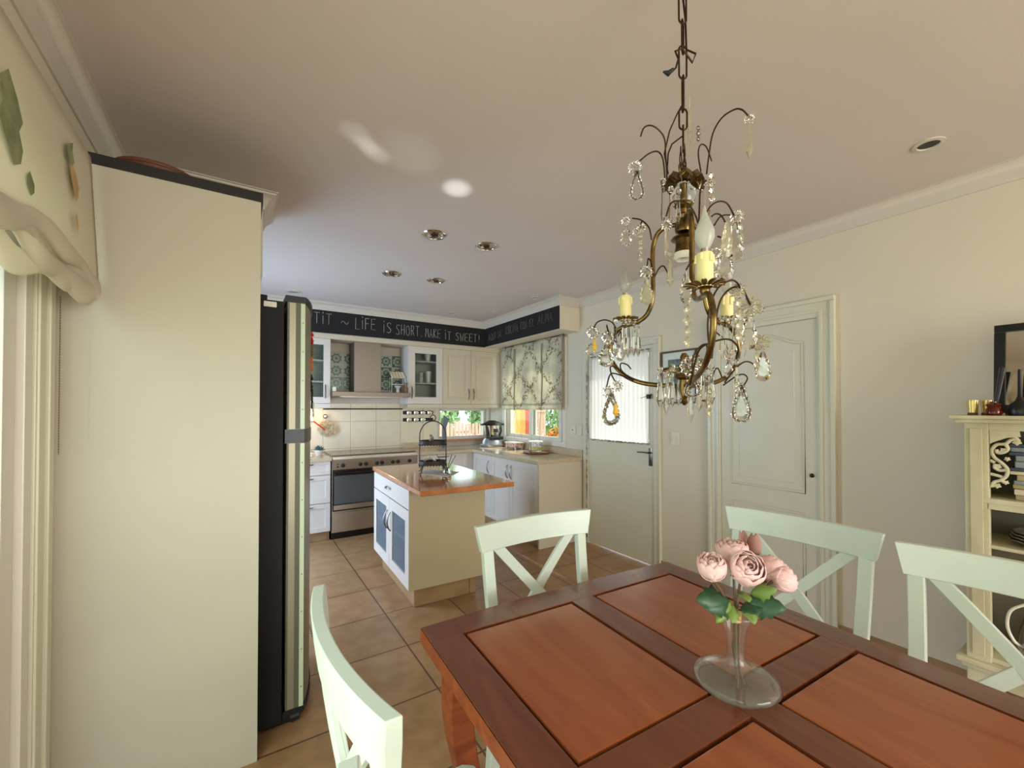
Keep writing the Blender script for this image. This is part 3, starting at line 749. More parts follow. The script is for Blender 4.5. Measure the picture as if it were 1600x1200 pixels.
# niche with patterned tiles behind the hood
struct(MB().box(.858, 1.762, YB - .012, YB - .001, 1.475, 2.205).build('wall_niche', mat('niche paint', (196, 184, 166), .5)))
tp = MB().box(.862, 1.76, YB - .018, YB - .012, 1.655, 2.105); tag(tp.build('tile_panel', DECO), 'panel of green and white patterned tiles behind the cooker hood', 'tiles')
hd = thing('cooker_hood', 'wide flat steel cooker hood with square chimney over the stove', 'hood', (1.3, 5.42, 1.56))
MB().box(1.125, 1.44, 5.14, YB - .02, 1.60, 2.204, .002).build('chimney', HOODS, hd)
MB().box(.862, 1.758, 4.99, YB - .02, 1.555, 1.61, .004).build('canopy', HOODS, hd)
MB().box(.95, 1.67, 5.02, 5.36, 1.549, 1.556, .001).build('filter', STEEL, hd)
MB().box(.872, .905, 5.0, 5.04, 1.611, 1.66, .004).build('box', PAPER, None); tag(bpy.data.objects['box'], 'small white box standing on the left end of the hood', 'box')
# backsplash
struct(MB().box(-.4, 2.262, YB - .008, YB - .0005, .885, 1.475).build('wall_tiling', SPLASH))

# mini shelf with awning
ms = thing('wire_shelf', 'miniature white wire shelf with a striped awning standing on the hood', 'shelf', (1.68, 5.2, 1.61))
mb = MB()
for x in (1.575, 1.745):
    for y in (5.16, 5.24): mb.tube([(x, y, 1.61), (x, y, 1.83)], .0035, 6)
for z in (1.72, 1.80):
    mb.tube([(1.575, 5.16, z), (1.745, 5.16, z), (1.745, 5.24, z), (1.575, 5.24, z)], .003, 6, closed=True)
mb.build('frame', CERAM, ms, smooth=True)
for i in range(10):
    MB().add([(1.57 + .0185 * i, 5.15, 1.80), (1.57 + .0185 * (i + 1), 5.15, 1.80), (1.57 + .0185 * (i + 1), 5.24, 1.88), (1.57 + .0185 * i, 5.24, 1.88)], [(0, 1, 2, 3)]).build('awning_stripe', (AWN if i % 2 else CERAM), ms, solid=.004)
tag(MB().lathe([(0, 0), (.022, 0), (.026, .01), (.018, .045), (.05, .09), (.046, .092), (0, .05)], (1.665, 5.20, 1.611), 20).build('egg_cup', CERAM, smooth=True), 'white footed ceramic cup under the miniature striped awning', 'cup')
tag(MB().lathe([(0, 0), (.024, 0), (.026, .06), (.014, .075), (.022, .12), (.018, .125), (0, .12)], (1.722, 5.06, 1.611), 16).build('pepper_mill', mat('brown wood', (126, 96, 70), .5), smooth=True), 'small brown wooden mill at the right end of the hood', 'mill')

# hanging rail and utensils
rl = thing('utensil_rail', 'thin dark horizontal steel rail on white tiles beneath the hood', 'rail', (1.3, 5.37, 1.41))
MB().tube([(.83, 5.375, 1.412), (1.785, 5.375, 1.412)], .008, 8).build('bar', PEWTER, rl, smooth=True)
for x in (.86, 1.75): MB().tube([(x, 5.375, 1.412), (x, 5.412, 1.412)], .006, 8).build('bracket', PEWTER, rl, smooth=True)
tr = thing('trivet', 'round coiled cream trivet hanging on the white tiles beside the fridge', 'trivet', (.875, 5.36, 1.18))
mb = MB()
pts = [(.875 + (.012 + .0165 * a / (2 * pi)) * cos(a), 5.37, 1.175 + (.012 + .0165 * a / (2 * pi)) * sin(a)) for a in [i * .25 for i in range(int(5.6 * 2 * pi / .25))]]
mb.tube(pts, .0065, 6).build('coil', TRIV, tr, smooth=True)
MB().tube([(.862, 5.375, 1.285), (.858, 5.37, 1.31), (.852, 5.372, 1.33)], .004, 6).build('loop', TRIV, tr, smooth=True)
tag(MB().lathe([(0, -.02), (.024, -.014), (.03, 0), (.024, .016), (0, .022)], (.85, 5.378, 1.325), 20, Matrix.Rotation(radians(90), 4, 'X')).tube([(.86, 5.39, 1.325), (.86, 5.411, 1.325)], .008).build('wall_hook', CHROME, smooth=True), 'round shiny chrome wall hook above the coiled trivet', 'hook')
br = thing('red_handled_brush', 'brush with a slanting red handle against the tiles beside the fridge', 'brush', (.75, 5.3, 1.2))
MB().tube([(.72, 5.34, 1.27), (.845, 5.34, 1.165)], .013, 8, flat=.6).build('handle', RED, br, smooth=True)
MB().box(.60, .72, 5.33, 5.40, 1.27, 1.33, .01).build('head', PAPER, br)

# magnetic spice bars
for z, n_, xx, lb in ((1.362, 4, 1.80, 'upper'), (1.268, 3, 1.80, 'lower')):
    bar = tag(MB().box(xx, xx + .42, YB - .022, YB - .009, z - .022, z + .022, .004).build('spice_bar', BLKPL), lb + ' of two black magnetic spice bars on the tiles left of the window', 'rack')
    for i in range(n_):
        x = xx + .07 + i * .095
        s = thing('spice_tin', ['first', 'second', 'third', 'fourth'][i] + ' round spice tin from the left on the ' + lb + ' black bar', 'tin', (x, YB - .03, z), group='spice tins on the magnetic bars')
        MB().lathe([(0, 0), (.028, 0), (.028, .035), (0, .035)], (x, YB - .022, z), 20, Matrix.Rotation(radians(90), 4, 'X')).build('body', STEEL, s, smooth=True)
        MB().lathe([(0, .035), (.031, .035), (.031, .045), (.022, .047), (0, .046)], (x, YB - .022, z), 20, Matrix.Rotation(radians(90), 4, 'X')).build('lid', CHROME, s, smooth=True)

# left base unit with drawers
bu = thing('base_cabinet', 'white three-drawer base cabinet between the fridge and the stove', 'cabinet', (.6, 5.42, 0))
MB().box(.36, .822, 4.86, YB, .10, .858, .001).build('body', WHITE, bu)
MB().box(.36, .818, 4.89, YB, 0, .10, .001).build('plinth', TOEKICK, bu)
for z0, hh, kd in ((.105, .30, 'panel'), (.41, .295, 'panel'), (.71, .145, 'panel')):
    door_part(bu, placer((.362, 4.86, z0), 0), .46, hh, WHITE, kd, ('h', .16, hh - .03), name='drawer', fw=.05 if hh > .2 else .035, hl=.13)
tag(MB().box(.36, .828, 4.80, YB - .009, .859, .895, .004).build('worktop', STONE), 'short beige worktop over the white drawers left of the stove', 'worktop')
pl = thing('succulent', 'teal succulent in a white pot on the short worktop left of the stove', 'plant', (.74, 5.1, .895))
MB().lathe([(0, 0), (.035, 0), (.045, .06), (.038, .06), (.03, .01), (0, .01)], (.745, 5.1, .895), 20).build('pot', CERAM, pl, smooth=True)
mb = MB()
for i in range(26):
    a = i * 2.4; e = .25 + .045 * i; d = Vector((cos(a) * cos(e), sin(a) * cos(e), sin(e))); p = Vector((.745, 5.1, .94))
    mb.tube([p, p + d * .035, p + d * .07], [.006, .013, .003], 6, flat=.5)
mb.build('leaves', TEAL, pl, smooth=True)
tag(MB().lathe([(0, 0), (.022, 0), (.024, .05), (.01, .06), (.01, .08), (0, .08)], (.66, 5.0, .895), 16).build('glass_jar', GLASS, smooth=True), 'little glass jar in front of the teal succulent', 'jar')

# stove
st = thing('stove', 'wide stainless steel range cooker with dark oven door', 'stove', (1.3, 5.4, 0))
MB().box(.836, 1.772, 4.85, YB - .01, .075, .862, .002).build('body', STEEL, st)
MB().box(.838, 1.770, 4.88, YB - .02, .0, .075).build('plinth', BLACK, st)
MB().box(.838, 1.770, 4.83, 4.852, .095, .285, .004).build('storage_drawer', STEEL, st)
od = MB().box(.842, 1.766, 4.822, 4.85, .31, .755, .004).build('oven_door', BLACK, st)
MB().box(.855, 1.753, 4.818, 4.823, .385, .69, .001).build('window', OVENGL, od)
MB().box(.850, 1.758, 4.817, 4.823, .325, .375, .001).build('steel_strip', STEEL, od)
MB().tube([(.87, 4.79, .718), (1.74, 4.79, .718)], .011, 8).tube([(.89, 4.79, .718), (.89, 4.825, .718)], .007).tube([(1.72, 4.79, .718), (1.72, 4.825, .718)], .007).build('handle', BLACK, od, smooth=True)
MB().prism([(4.815, .757), (4.85, .757), (4.85, .865), (4.80, .865), (4.795, .855)], .838, 1.770, axis=0).build('control_panel', STEEL, st)
for pxk in (536, 563, 572, 589, 597, 614, 622, 640):
    x = onplane(pxk, 727, 1, 4.80).x
    kb = MB().lathe([(0, 0), (.022, 0), (.019, .022), (.012, .026), (0, .026)], (x, 4.808, .805), 20, Matrix.Rotation(radians(95), 4, 'X')); o = kb.build('knob', BLKPL, st, smooth=True)
    MB().lathe([(.020, -.001), (.026, -.001), (.026, .004), (.020, .004)], (x, 4.808, .805), 20, Matrix.Rotation(radians(95), 4, 'X')).build('bezel', CHROME, o, smooth=True)
for z in (.79, .82): MB().lathe([(0, 0), (.009, 0), (.008, .006), (0, .006)], (.888, 4.808, z), 12, Matrix.Rotation(radians(95), 4, 'X')).build('button', BLACK, st, smooth=True)
MB().box(.832, 1.778, 4.79, YB - .012, .865, .900, .005).build('cooktop', STEEL, st)
lid = MB().box(.84, 1.77, 4.85, 5.40, .902, .912, .004).build('lid', mat('folded steel lid', (150, 140, 126), .18, .9), st)

# L-shaped worktop and base units on the right
ct_ = MB().prism([(1.784, 4.80), (2.505, 4.80), (2.505, 3.384), (XR - .002, 3.384), (XR - .002, YB - .009), (1.784, YB - .009)], .856, .892, axis=2, bev=.003)
ct_.box(1.784, 2.262, YB - .03, YB - .009, .892, .965, .003).box(XR - .022, XR - .001, 3.384, YB - .03, .892, .968, .003)
tag(ct_.build('worktop', STONE), 'long L-shaped beige worktop under the kitchen windows', 'worktop')
bu = thing('base_cabinet', 'white base cabinet under the small kitchen window, right of the stove', 'cabinet', (2.1, 5.4, 0))
MB().box(1.788, 2.55, 4.86, YB - .01, .10, .855, .001).build('body', WHITE, bu)
MB().box(1.79, 2.55, 4.89, YB - .01, 0, .10).build('plinth', TOEKICK, bu)
for z0, hh in ((.105, .30), (.41, .25), (.665, .185)): door_part(bu, placer((1.79, 4.86, z0), 0), .66, hh, WHITE, 'panel', ('h', .26, hh - .03), name='drawer', fw=.035)
bu = thing('base_cabinet', 'white base cabinet with three doors and a cream end panel along the side wall', 'cabinet', (2.8, 4.1, 0))
MB().box(2.55, XR - .003, 3.42, 4.86, .10, .855, .001).build('body', WHITE, bu)
MB().box(2.53, XR - .003, 3.395, 3.419, .0, .855, .002).build('end_panel', CREAMCAB, bu)
MB().box(2.58, 2.60, 3.42, 4.86, 0, .10).build('plinth', TOEKICK, bu)
for ya, yb_, hy in ((3.95, 3.42, .04), (4.35, 3.95, .40 - .04), (4.80, 4.35, .39)):
    wd = ya - yb_
    door_part(bu, placer((2.55, ya, .105), radians(-90)), wd, .745, WHITE, 'panel', ('v', hy if wd < .5 else .04, .53), fw=.06)

# fridge
fr = thing('refrigerator', 'tall two-door fridge with black sides and steel doors', 'fridge', (-.1, 2.45, 0))
MB().box(-.46, .165, 2.13, 2.76, .02, 1.90, .006).box(-.46, .10, 2.15, 2.74, 1.90, 1.925, .004).build('body', FRBLK, fr)
MB().box(.10, .24, 2.15, 2.74, .0, .055, .01).tube([(.20, 2.145, .025), (.235, 2.145, .03)], .02, 10).build('base', BLKPL, fr)
def dsec(z0, z1):
    P = [(.178, 2.132), (.178, 2.766)]
    for i in range(17):
        t = i / 16; P.append((.246 + .062 * sin(pi * t) ** .8, 2.766 - .634 * t))
    mb = MB().prism(P, z0, z1, axis=2); return mb
dl = dsec(.07, 1.262).build('lower_door', FRSTEEL, fr, smooth=True)
du = dsec(1.325, 1.90).build('freezer_door', FRSTEEL, fr, smooth=True)
for d_, z0, z1 in ((dl, .07, 1.262), (du, 1.325, 1.90)):
    MB().box(.178, .186, 2.1305, 2.132, z0 + .001, z1 - .001).box(.212, .231, 2.1305, 2.132, z0 + .001, z1 - .001).build('edge_channel', mat('grey green edge', (88, 90, 70), .5), d_)
    MB().box(.232, .250, 2.1285, 2.132, z0 + .001, z1 - .001, .0005).build('edge_strip', mat('pale edge trim', (190, 200, 168), .3), d_)
    mb = MB()
    ns = 7 if z0 < 1 else 4
    for i in range(ns):
        z = z0 + .09 + i * (z1 - z0 - .18) / (ns - 1); mb.lathe([(0, 0), (.0028, 0), (.0028, .0015), (0, .002)], (.241, 2.1283, z), 8, Matrix.Rotation(radians(90), 4, 'X'))
    mb.build('screws', PEWTER, d_)
def dcap(z0, z1, g=.004):
    P = [(.170, 2.128), (.170, 2.77)]
    for i in range(17):
        t = i / 16; P.append((.248 + g + .062 * sin(pi * t) ** .8, 2.77 - .642 * t))
    return MB().prism(P, z0, z1, axis=2)
dcap(1.90, 1.93).build('top_cap', BLKPL, fr, smooth=True)
dcap(1.262, 1.325, .001).build('handle_band', BLACK, fr, smooth=True)
dcap(.045, .07).build('bottom_cap', BLKPL, fr, smooth=True)
st_ = tag(MB().box(.085, .135, 2.127, 2.13, 1.868, 1.892, .004).build('sticker', PAPER), 'small white paper label stuck on the top of the black fridge side', 'label')
for i, (z, y, sx_, sz, m_, nm, lb) in enumerate(((1.80, 2.50, .03, .045, RED, 'magnet', 'red flower-shaped magnet near the top of the fridge door'), (1.73, 2.48, .024, .04, OLIVE, 'magnet', 'olive and cream magnet beneath the red one on the fridge door'), (1.66, 2.50, .024, .05, ORANGE, 'magnet', 'rust orange magnet on the upper fridge door'), (1.56, 2.52, .034, .06, BLKPL, 'magnet', 'black magnet with trailing cord on the upper fridge door'), (1.57, 2.60, .045, .03, PAPER, 'magnet', 'cream magnet right of the black one on the fridge door'), (1.47, 2.46, .015, .07, BLACK, 'magnet', 'thin black hanging magnet low on the freezer door'), (1.41, 2.40, .012, .05, PAPER, 'magnet', 'white paper clip magnet just above the fridge handle'))):
    x = .246 + .062 * sin(pi * (y - 2.132) / .634) ** .8
    mb = MB(); x += .004
    for j in range(5):
        a = j * 2 * pi / 5; mb.lathe([(0, -.4), (.6, -.3), (.8, 0), (.5, .4), (0, .5)], (x + .012, y + cos(a) * sx_ * .5, z + sin(a) * sz * .6), 10, Matrix.Diagonal((sx_ * .55, sx_ * .6, sz * .5, 1)))
    tag(mb.build(nm, m_, smooth=True), lb, 'magnet')

# tall housing panel that hides the fridge
tp = thing('tall_cabinet_panel', 'tall cream laminate cabinet side in front of the fridge, black band on top', 'cabinet', (-.22, 1.98, 0))
MB().box(XL + .004, .068, 1.987, 2.012, .0, 2.262, .0015).build('side_panel', PANEL, tp)
MB().box(XL + .004, .05, 2.012, 2.67, 2.235, 2.262).build('top_board', PANEL, tp)
MB().box(XL + .06, .075, 1.982, 2.67, 2.262, 2.299, .002).build('top_band', mat('black mottled band', (34, 30, 27), .6, noise=.5, nscale=20), tp)
tag(MB().box(XL + .0005, XL + .0035, 1.992, 2.6, 0, 2.25).build('gap_shade_strip', BLACK), 'thin black strip standing in for the shade in the gap between the cream panel and the window wall', 'strip')  # black strip put in as the shade of the gap
ba = thing('basket', 'reddish brown wicker tray lying on top of the tall cream cabinet', 'basket', (-.285, 2.17, 2.3))
MB().lathe([(.0, .0), (.09, .0), (.115, .012), (.128, .048), (.122, .048), (.108, .016), (0, .008)], (-.285, 2.17, 2.30), 40, sx=1.0, sy=.9).build('bowl', RATTAN, ba, smooth=True)
MB().tube([(-.285 + .122 * cos(a), 2.17 + .11 * sin(a), 2.351) for a in [i * 2 * pi / 40 for i in range(40)]], .009, 8, closed=True).build('rim', RATTAN, ba, smooth=True)

# ------------------------------------------------------------------ left garden door and blind
gd = bpy.data.objects.new('window_3', None); COL.objects.link(gd); gd.location = (XL, .2, 0); struct(gd)
frame(MB(), 'x', XL - .12, XL + .005, -1.25, 1.83, .03, 2.2, .05).build('window_frame', ALU, gd)
for a, b in ((-1.2, .35), (.15, 1.775)):
    xx = XL - .09 if a < 0 else XL - .045
    frame(MB(), 'x', xx, xx + .032, a, b, .08, 2.15, .075).build('sash', ALU, gd)
    MB().box(xx + .014, xx + .018, a + .07, b - .07, .15, 2.08).build('pane', PANE, gd)
MB().box(XL - .028, XL - .018, 1.735, 1.745, .08, 2.15).build('seal', ALUD, gd)
tm = MB().box(XL, XL + .012, 1.832, 1.91, 0, 2.30, .003).box(XL, XL + .022, 1.911, 1.95, 0, 2.30, .004).box(XL, XL + .018, 1.84, 1.86, 0, 2.3, .004)
struct(tm.build('trim_6', TRIM))
rb = thing('roman_blind', 'cream roman blind with leaf and carrot print gathered above the garden door', 'blind', (-.44, .5, 1.8))
def rom(u, v):
    y = -1.3 + u * 3.24; z = 1.81 + v * .45
    return (-.425 + .018 * (1 - v) + .008 * sin(u * 40) * (1 - v), y, z - .008 * sin(u * 22) * (1 - v))
MB().grid(rom, 90, 8).build('cloth', ROMAN, rb, smooth='all', solid=.003)
for k_, (xo, z_, hh, dp) in enumerate(((-.398, 1.872, .060, .030), (-.412, 1.845, .065, .034), (-.425, 1.815, .050, .030))):
    def fold(u, v):
        y = -1.3 + u * (3.23 - .05 * k_); sag = .018 * sin(u * 23 + k_ * 1.7) + .010 * sin(u * 61 + k_)
        a = v * 2 * pi
        return (xo + dp * (cos(a) * .55 - .25 + .18 * sin(u * 37 + k_ * 2)) , y, z_ - hh * .5 + hh * .5 * sin(a) * (1 + .25 * sin(u * 31 + k_)) + sag * (1 - .5 * sin(a)))
    MB().grid(lambda u, v: fold(v, u), 14, 150, closed_u=True).build('fold', ROMAN, rb, smooth='all')
MB().box(XL + .02, XL + .06, -1.3, 1.94, 2.235, 2.27).build('head_rail', ALU, rb)
def motif(name, outline, m_, c, s, rot=0, wx=2.3):
    mb = MB(); vs = [(-.4235 + .018 * (1 - min(1, max(0, (c[1] + s * (p[0] * sin(rot) + p[1] * cos(rot)) - 1.86) / .40))) + .008, c[0] + s * (p[0] * wx * cos(rot) - p[1] * sin(rot)), c[1] + s * (p[0] * sin(rot) + p[1] * cos(rot))) for p in outline]
    mb.add(vs, [tuple(range(len(vs)))]).build(name, m_, rb)
motif('leaf_print', [(0, -1), (.25, -.8), (.35, -.45), (.25, -.1), (.4, .2), (.25, .6), (0, 1), (-.3, .6), (-.2, .2), (-.4, -.2), (-.2, -.6)], LEAFP, (1.300, 2.03), .10, wx=1.5)
motif('leaf_print', [(0, -1), (.3, -.5), (.35, .2), (0, 1), (-.3, .3), (-.3, -.4)], LEAFP, (1.385, 1.93), .028)
motif('carrot_print', [(0, -1), (.18, -.55), (.28, 0), (.2, .5), (-.1, .95), (-.35, .6), (-.28, 0), (-.1, -.5)], CARROT, (1.715, 2.075), .052)
motif('carrot_print', [(0, -1), (.15, -.2), (.05, .8), (-.2, .3)], CARROT, (1.715, 1.965), .036)
motif('leaf_print', [(0, -1), (.3, -.4), (.15, .2), (.25, .9), (-.1, .5), (-.35, .1), (-.3, -.6)], LEAFP, (1.69, 2.155), .042)
ch = thing('bead_chain', 'hanging bead chain of the blind beside the cream panel', 'chain', (XL + .03, 1.93, 1.3))
mb = MB()
for i in range(60): mb.lathe([(0, -.0028), (.0028, 0), (0, .0028)], (XL + .036, 1.93, 1.78 - i * .0085), 6)
mb.tube([(XL + .036, 1.93, 1.78), (XL + .036, 1.93, 1.27)], .0009, 4).build('beads', mat('brown bead', (120, 104, 76), .5), ch)
mb = MB()
for i in range(64):
    mb.lathe([(0, -.0013), (.0013, 0), (0, .0013)], ((-.475 + .045 * min(1, i / 6)), 1.978, 1.255 + .0085 * i), 6)
mb.build('beads', mat('pale bead', (192, 182, 156), .5), ch)

# ------------------------------------------------------------------ island
isl = thing('kitchen_island', 'cream kitchen island with glazed doors and an orange wooden top', 'island', (1.3, 3.3, 0))
IX0, IX1, IY0, IY1 = 1.005, 1.60, 2.83, 3.86
MB().box(IX0 + .02, IX0 + .04, IY0 + .02, IY1, .147, .845).build('inner_frame', WHITE, isl)
b_ = MB().box(IX0 + .004, IX1, IY0, IY0 + .02, .147, .852, .001).box(IX0 + .02, IX1, IY1 - .02, IY1, .147, .852).box(IX1 - .02, IX1, IY0 + .02, IY1 - .02, .147, .852).box(IX0 + .02, IX1 - .02, IY0 + .02, IY1 - .02, .147, .165).box(IX0 + .02, IX1 - .02, IY0 + .02, IY1 - .02, .834, .852)
b_.build('body', mat('island side laminate', (184, 166, 132), .42), isl)
bpy.data.objects.remove(bpy.data.objects['inner_frame'])
MB().box(IX0 + .03, IX1 - .02, IY0 + .02, IY1 - .02, .44, .455).build('shelf', WHITE, isl)
MB().box(1.067, 1.552, 2.895, 3.80, 0, .147).build('plinth', TOEKICK, isl)
door_part(isl, placer((IX0 + .02, IY1, .71), radians(-90)), IY1 - IY0, .138, WHITE, 'flat', ('h', .44, .075), name='drawer', hl=.13)
door_part(isl, placer((IX0 + .02, IY0 + .515, .15), radians(-90)), .513, .555, WHITE, 'glass', ('v', .045, .30), fw=.085, pane=FROST)
door_part(isl, placer((IX0 + .02, IY1, .15), radians(-90)), .513, .555, WHITE, 'glass', ('v', .468, .30), fw=.085, pane=FROST)
MB().prism([(.998, 2.56), (1.70, 2.56), (1.70, 3.90), (.998, 3.90)], .853, .888, axis=2, bev=.004).build('top', ISLW, isl)
isl.rotation_euler.z = radians(-2.0)
tag(MB().prism([(1.215, 3.28), (1.36, 3.00), (1.54, 3.18), (1.38, 3.46)], .8882, .8905, axis=2).build('placemat', TRAYC), 'pale square placemat under the iron stand on the island', 'placemat')
# two tier stand
C0 = Vector((1.335, 3.25, .891)); RC = Matrix.Rotation(radians(-18), 4, 'Z')
sd = thing('tiered_stand', 'black wrought-iron two-tier stand with arched handle on the island', 'stand', C0)
def W(x, y, z): return C0 + RC @ Vector((x * .93, y * .93, z))
arc = [W(-.115, 0, .045), W(-.115, 0, .30)] + [W(-.115 * cos(t * pi / 14), 0, .30 + .125 * sin(t * pi / 14)) for t in range(1, 14)] + [W(.115, 0, .30), W(.115, 0, .045)]
MB().tube(arc, .0048, 8).build('arched_frame', IRON, sd, smooth=True)
MB().tube([W(.024 * cos(t * pi / 8), 0, .450 + .024 * sin(t * pi / 8)) for t in range(16)], .0042, 6, closed=True).build('ring', IRON, sd, smooth=True)
for z in (.07, .235):
    mb = MB()
    for zz in (z, z + .028): mb.tube([W(.118 * cos(t * pi / 18), .085 * sin(t * pi / 18), zz) for t in range(36)], .004, 6, closed=True)
    mb.grid(lambda u, v: W(.118 * cos(u * 2 * pi), .085 * sin(u * 2 * pi), z + v * .028), 48, 1, closed_u=True)
    mb.lathe([(0, 0), (1, 0), (1, .003), (0, .003)], W(0, 0, z), 30, RC @ Matrix.Diagonal((.116, .083, 1, 1)))
    for t in range(28):
        a = t * 2 * pi / 28; mb.tube([W(.118 * cos(a), .085 * sin(a), z - .002), W(.118 * cos(a), .085 * sin(a), z - .012)], [.008, .002], 5)
    mb.build('tier', IRON, sd, smooth=True)
for sx_, sy_ in ((-1, -1), (1, -1), (-1, 1), (1, 1)):
    MB().tube([W(sx_ * .085, sy_ * .05, .07), W(sx_ * .10, sy_ * .065, .03), W(sx_ * .105, sy_ * .075, .008), W(sx_ * .118, sy_ * .088, .006)], .0045, 6).build('leg', IRON, sd, smooth=True)
bd = thing('bird_figurine', 'small grey bird figurine on the upper tier of the iron stand', 'figurine', W(-.01, 0, .24))
MB().tube([W(-.02, 0, .240), W(-.015, 0, .262), W(-.008, 0, .285), W(-.018, 0, .305), W(-.028, 0, .312)], [.008, .020, .016, .011, .004], 10).build('body', BIRD, bd, smooth=True)
MB().tube([W(.0, 0, .262), W(.028, 0, .248)], [.010, .003], 8, flat=.4).build('tail', BIRD, bd, smooth=True)
cl = thing('glass_butter_dish', 'clear glass domed dish on the lower tier of the iron stand', 'dish', W(-.03, 0, .076))
MB().lathe([(.001, .045), (.03, .042), (.055, .025), (.06, 0), (.056, 0), (.052, .022), (.028, .038), (.001, .041)], W(-.03, 0, .078), 24).lathe([(0, .045), (.007, .05), (.009, .058), (0, .064)], W(-.03, 0, .078), 12).build('cover', GLASS, cl, smooth=True)
MB().lathe([(0, 0), (.065, 0), (.068, .004), (0, .004)], W(-.03, 0, .0735), 24).build('plate', GLASS, cl, smooth=True)
rd = thing('reed_diffuser', 'round glass reed diffuser with four dark sticks beside the iron stand', 'diffuser', (1.43, 3.11, .891))
P0 = Vector((1.395, 3.10, .891))
MB().lathe([(0, 0), (.022, 0), (.032, .012), (.034, .03), (.024, .048), (.013, .055), (.015, .066), (.012, .066), (.010, .056), (.021, .046), (.031, .03), (.029, .013), (0, .004)], P0, 24).build('bottle', GLASS, rd, smooth=True)
for a, b, hh in ((-.085, .02, .165), (.055, .03, .155), (.07, -.01, .15), (-.02, -.02, .12)):
    MB().tube([P0 + Vector((-a * .15, 0, .012)), P0 + Vector((a, b, hh))], .0026, 6).build('reed', IRON, rd)

# things on the right worktop
ap = thing('kitchen_blender', 'silver and black food processor standing in the corner of the worktop', 'blender', (2.93, 5.02, .892))
c = Vector((2.93, 5.02, .892))
MB().box(c.x - .13, c.x + .12, c.y - .12, c.y + .12, c.z, c.z + .03, .012).lathe([(.14, .03), (.125, .09), (.10, .115), (0, .118)], c, 28).build('base', mat('silver plastic', (168, 166, 164), .3, .5), ap, smooth=True)
MB().lathe([(.10, .115), (.095, .135), (0, .137)], c, 28).box(c.x - .11, c.x + .11, c.y - .125, c.y - .10, c.z + .10, c.z + .145, .01).build('collar', BLKPL, ap, smooth=True)
MB().lathe([(0, .137), (.085, .137), (.118, .30), (.112, .30), (.08, .145), (0, .142)], c, 28).build('jug', CHROME, ap, smooth=True)
MB().box(c.x - .035, c.x + .03, c.y - .112, c.y - .10, c.z + .20, c.z + .25, .006).build('badge', BLKPL, ap)
MB().lathe([(.13, .295), (.142, .305), (.135, .32), (.08, .345), (.045, .36), (0, .362)], c, 28).box(c.x + .10, c.x + .175, c.y - .03, c.y + .03, c.z + .295, c.z + .318, .008).box(c.x - .175, c.x - .10, c.y - .03, c.y + .03, c.z + .295, c.z + .318, .008).build('lid', BLKPL, ap, smooth=True)
MB().tube([c + Vector((.115, -.02, .30)), c + Vector((.13, -.03, .22)), c + Vector((.10, -.03, .14))], .014, 8).tube([c + Vector((-.112, -.04, .30)), c + Vector((-.10, -.05, .14))], .013, 8).build('handle', BLKPL, ap, smooth=True)
gp = MB(); gp.prism([(2.325, .893), (2.37, .893), (2.375, 1.14), (2.43, 1.27), (2.35, 1.33), (2.325, 1.20)], 5.33, 5.345, axis=1, bev=.002)
tag(gp.build('grater', GREYM), 'grey metal blade-shaped sheet standing in front of the small window', 'utensil')
di = thing('soap_tray', 'floral ceramic dish on little feet behind the round board by the side window', 'dish', (3.0, 4.56, .892))
MB().box(2.93, 3.06, 4.44, 4.68, .912, .975, .012).build('dish', CERAMF, di)
MB().box(2.925, 3.065, 4.43, 4.69, .972, .982, .003).build('rim', CERAM, di)
for x in (2.945, 3.045):
    for y in (4.46, 4.66): MB().lathe([(0, 0), (.008, 0), (.012, .022), (0, .022)], (x, y, .892), 10).build('foot', CERAM, di, smooth=True)
bo = tag(MB().lathe([(0, 0), (.15, 0), (.16, .008), (.155, .018), (0, .018)], (2.93, 3.98, .893), 40).build('round_board', BOARD, smooth=True), 'round brown wooden board on the worktop by the side window', 'board')
jr = thing('glass_jar', 'wide clear glass jar with yellow contents standing on the round board', 'jar', (2.93, 4.0, .911))
MB().lathe([(0, 0), (.068, 0), (.076, .02), (.08, .09), (.078, .115), (.075, .115), (.075, .09), (.071, .022), (0, .008)], (2.93, 4.0, .912), 28).build('jar', GLASS, jr, smooth=True)
MB().lathe([(0, .009), (.068, .02), (.07, .055), (0, .055)], (2.93, 4.0, .912), 24).build('contents', YEL, jr, smooth=True)
MB().lathe([(.079, .113), (.086, .115), (.086, .123), (.02, .13), (0, .13)], (2.93, 4.0, .912), 24).build('lid', CERAM, jr, smooth=True)

# switches, picture
def switch(y, z, w_, h_, lb, n=1):
    t_ = thing('wall_switch', lb, 'switch', (XR, y, z))
    MB().box(XR - .008, XR, y - w_ / 2, y + w_ / 2, z - h_ / 2, z + h_ / 2, .003).build('plate', SWITCH, t_)
    for i in range(n): MB().box(XR - .012, XR - .007, y - w_ / 2 + w_ * (i + .25) / n, y - w_ / 2 + w_ * (i + .75) / n, z - .03, z + .03, .002).build('rocker', SWITCH, t_)
    return t_
switch(3.548, 1.18, .075, .115, 'cream socket plate left of the pair beside the kitchen window')
switch(3.44, 1.18, .075, .115, 'cream switch plate right of the pair, nearest the half-glazed door')
switch(2.24, 1.16, .085, .115, 'cream double switch on the wall between the two doors', 2)
MB().lathe([(0, 0), (.007, 0), (.006, .005), (0, .006)], (XR - .012, 3.548, 1.18), 12, Matrix.Rotation(radians(-90), 4, 'Y')).build('socket_hole', BLACK, [o for o in bpy.data.objects if o.name.startswith('wall_switch')][0])
pf = thing('framed_picture', 'brown framed picture with pale mount on the wall between the doors', 'picture', (XR, 2.205, 1.68))
frame(MB(), 'x', XR - .02, XR - .001, 2.033, 2.378, 1.46, 1.912, .016).build('frame', FRAMEB, pf)
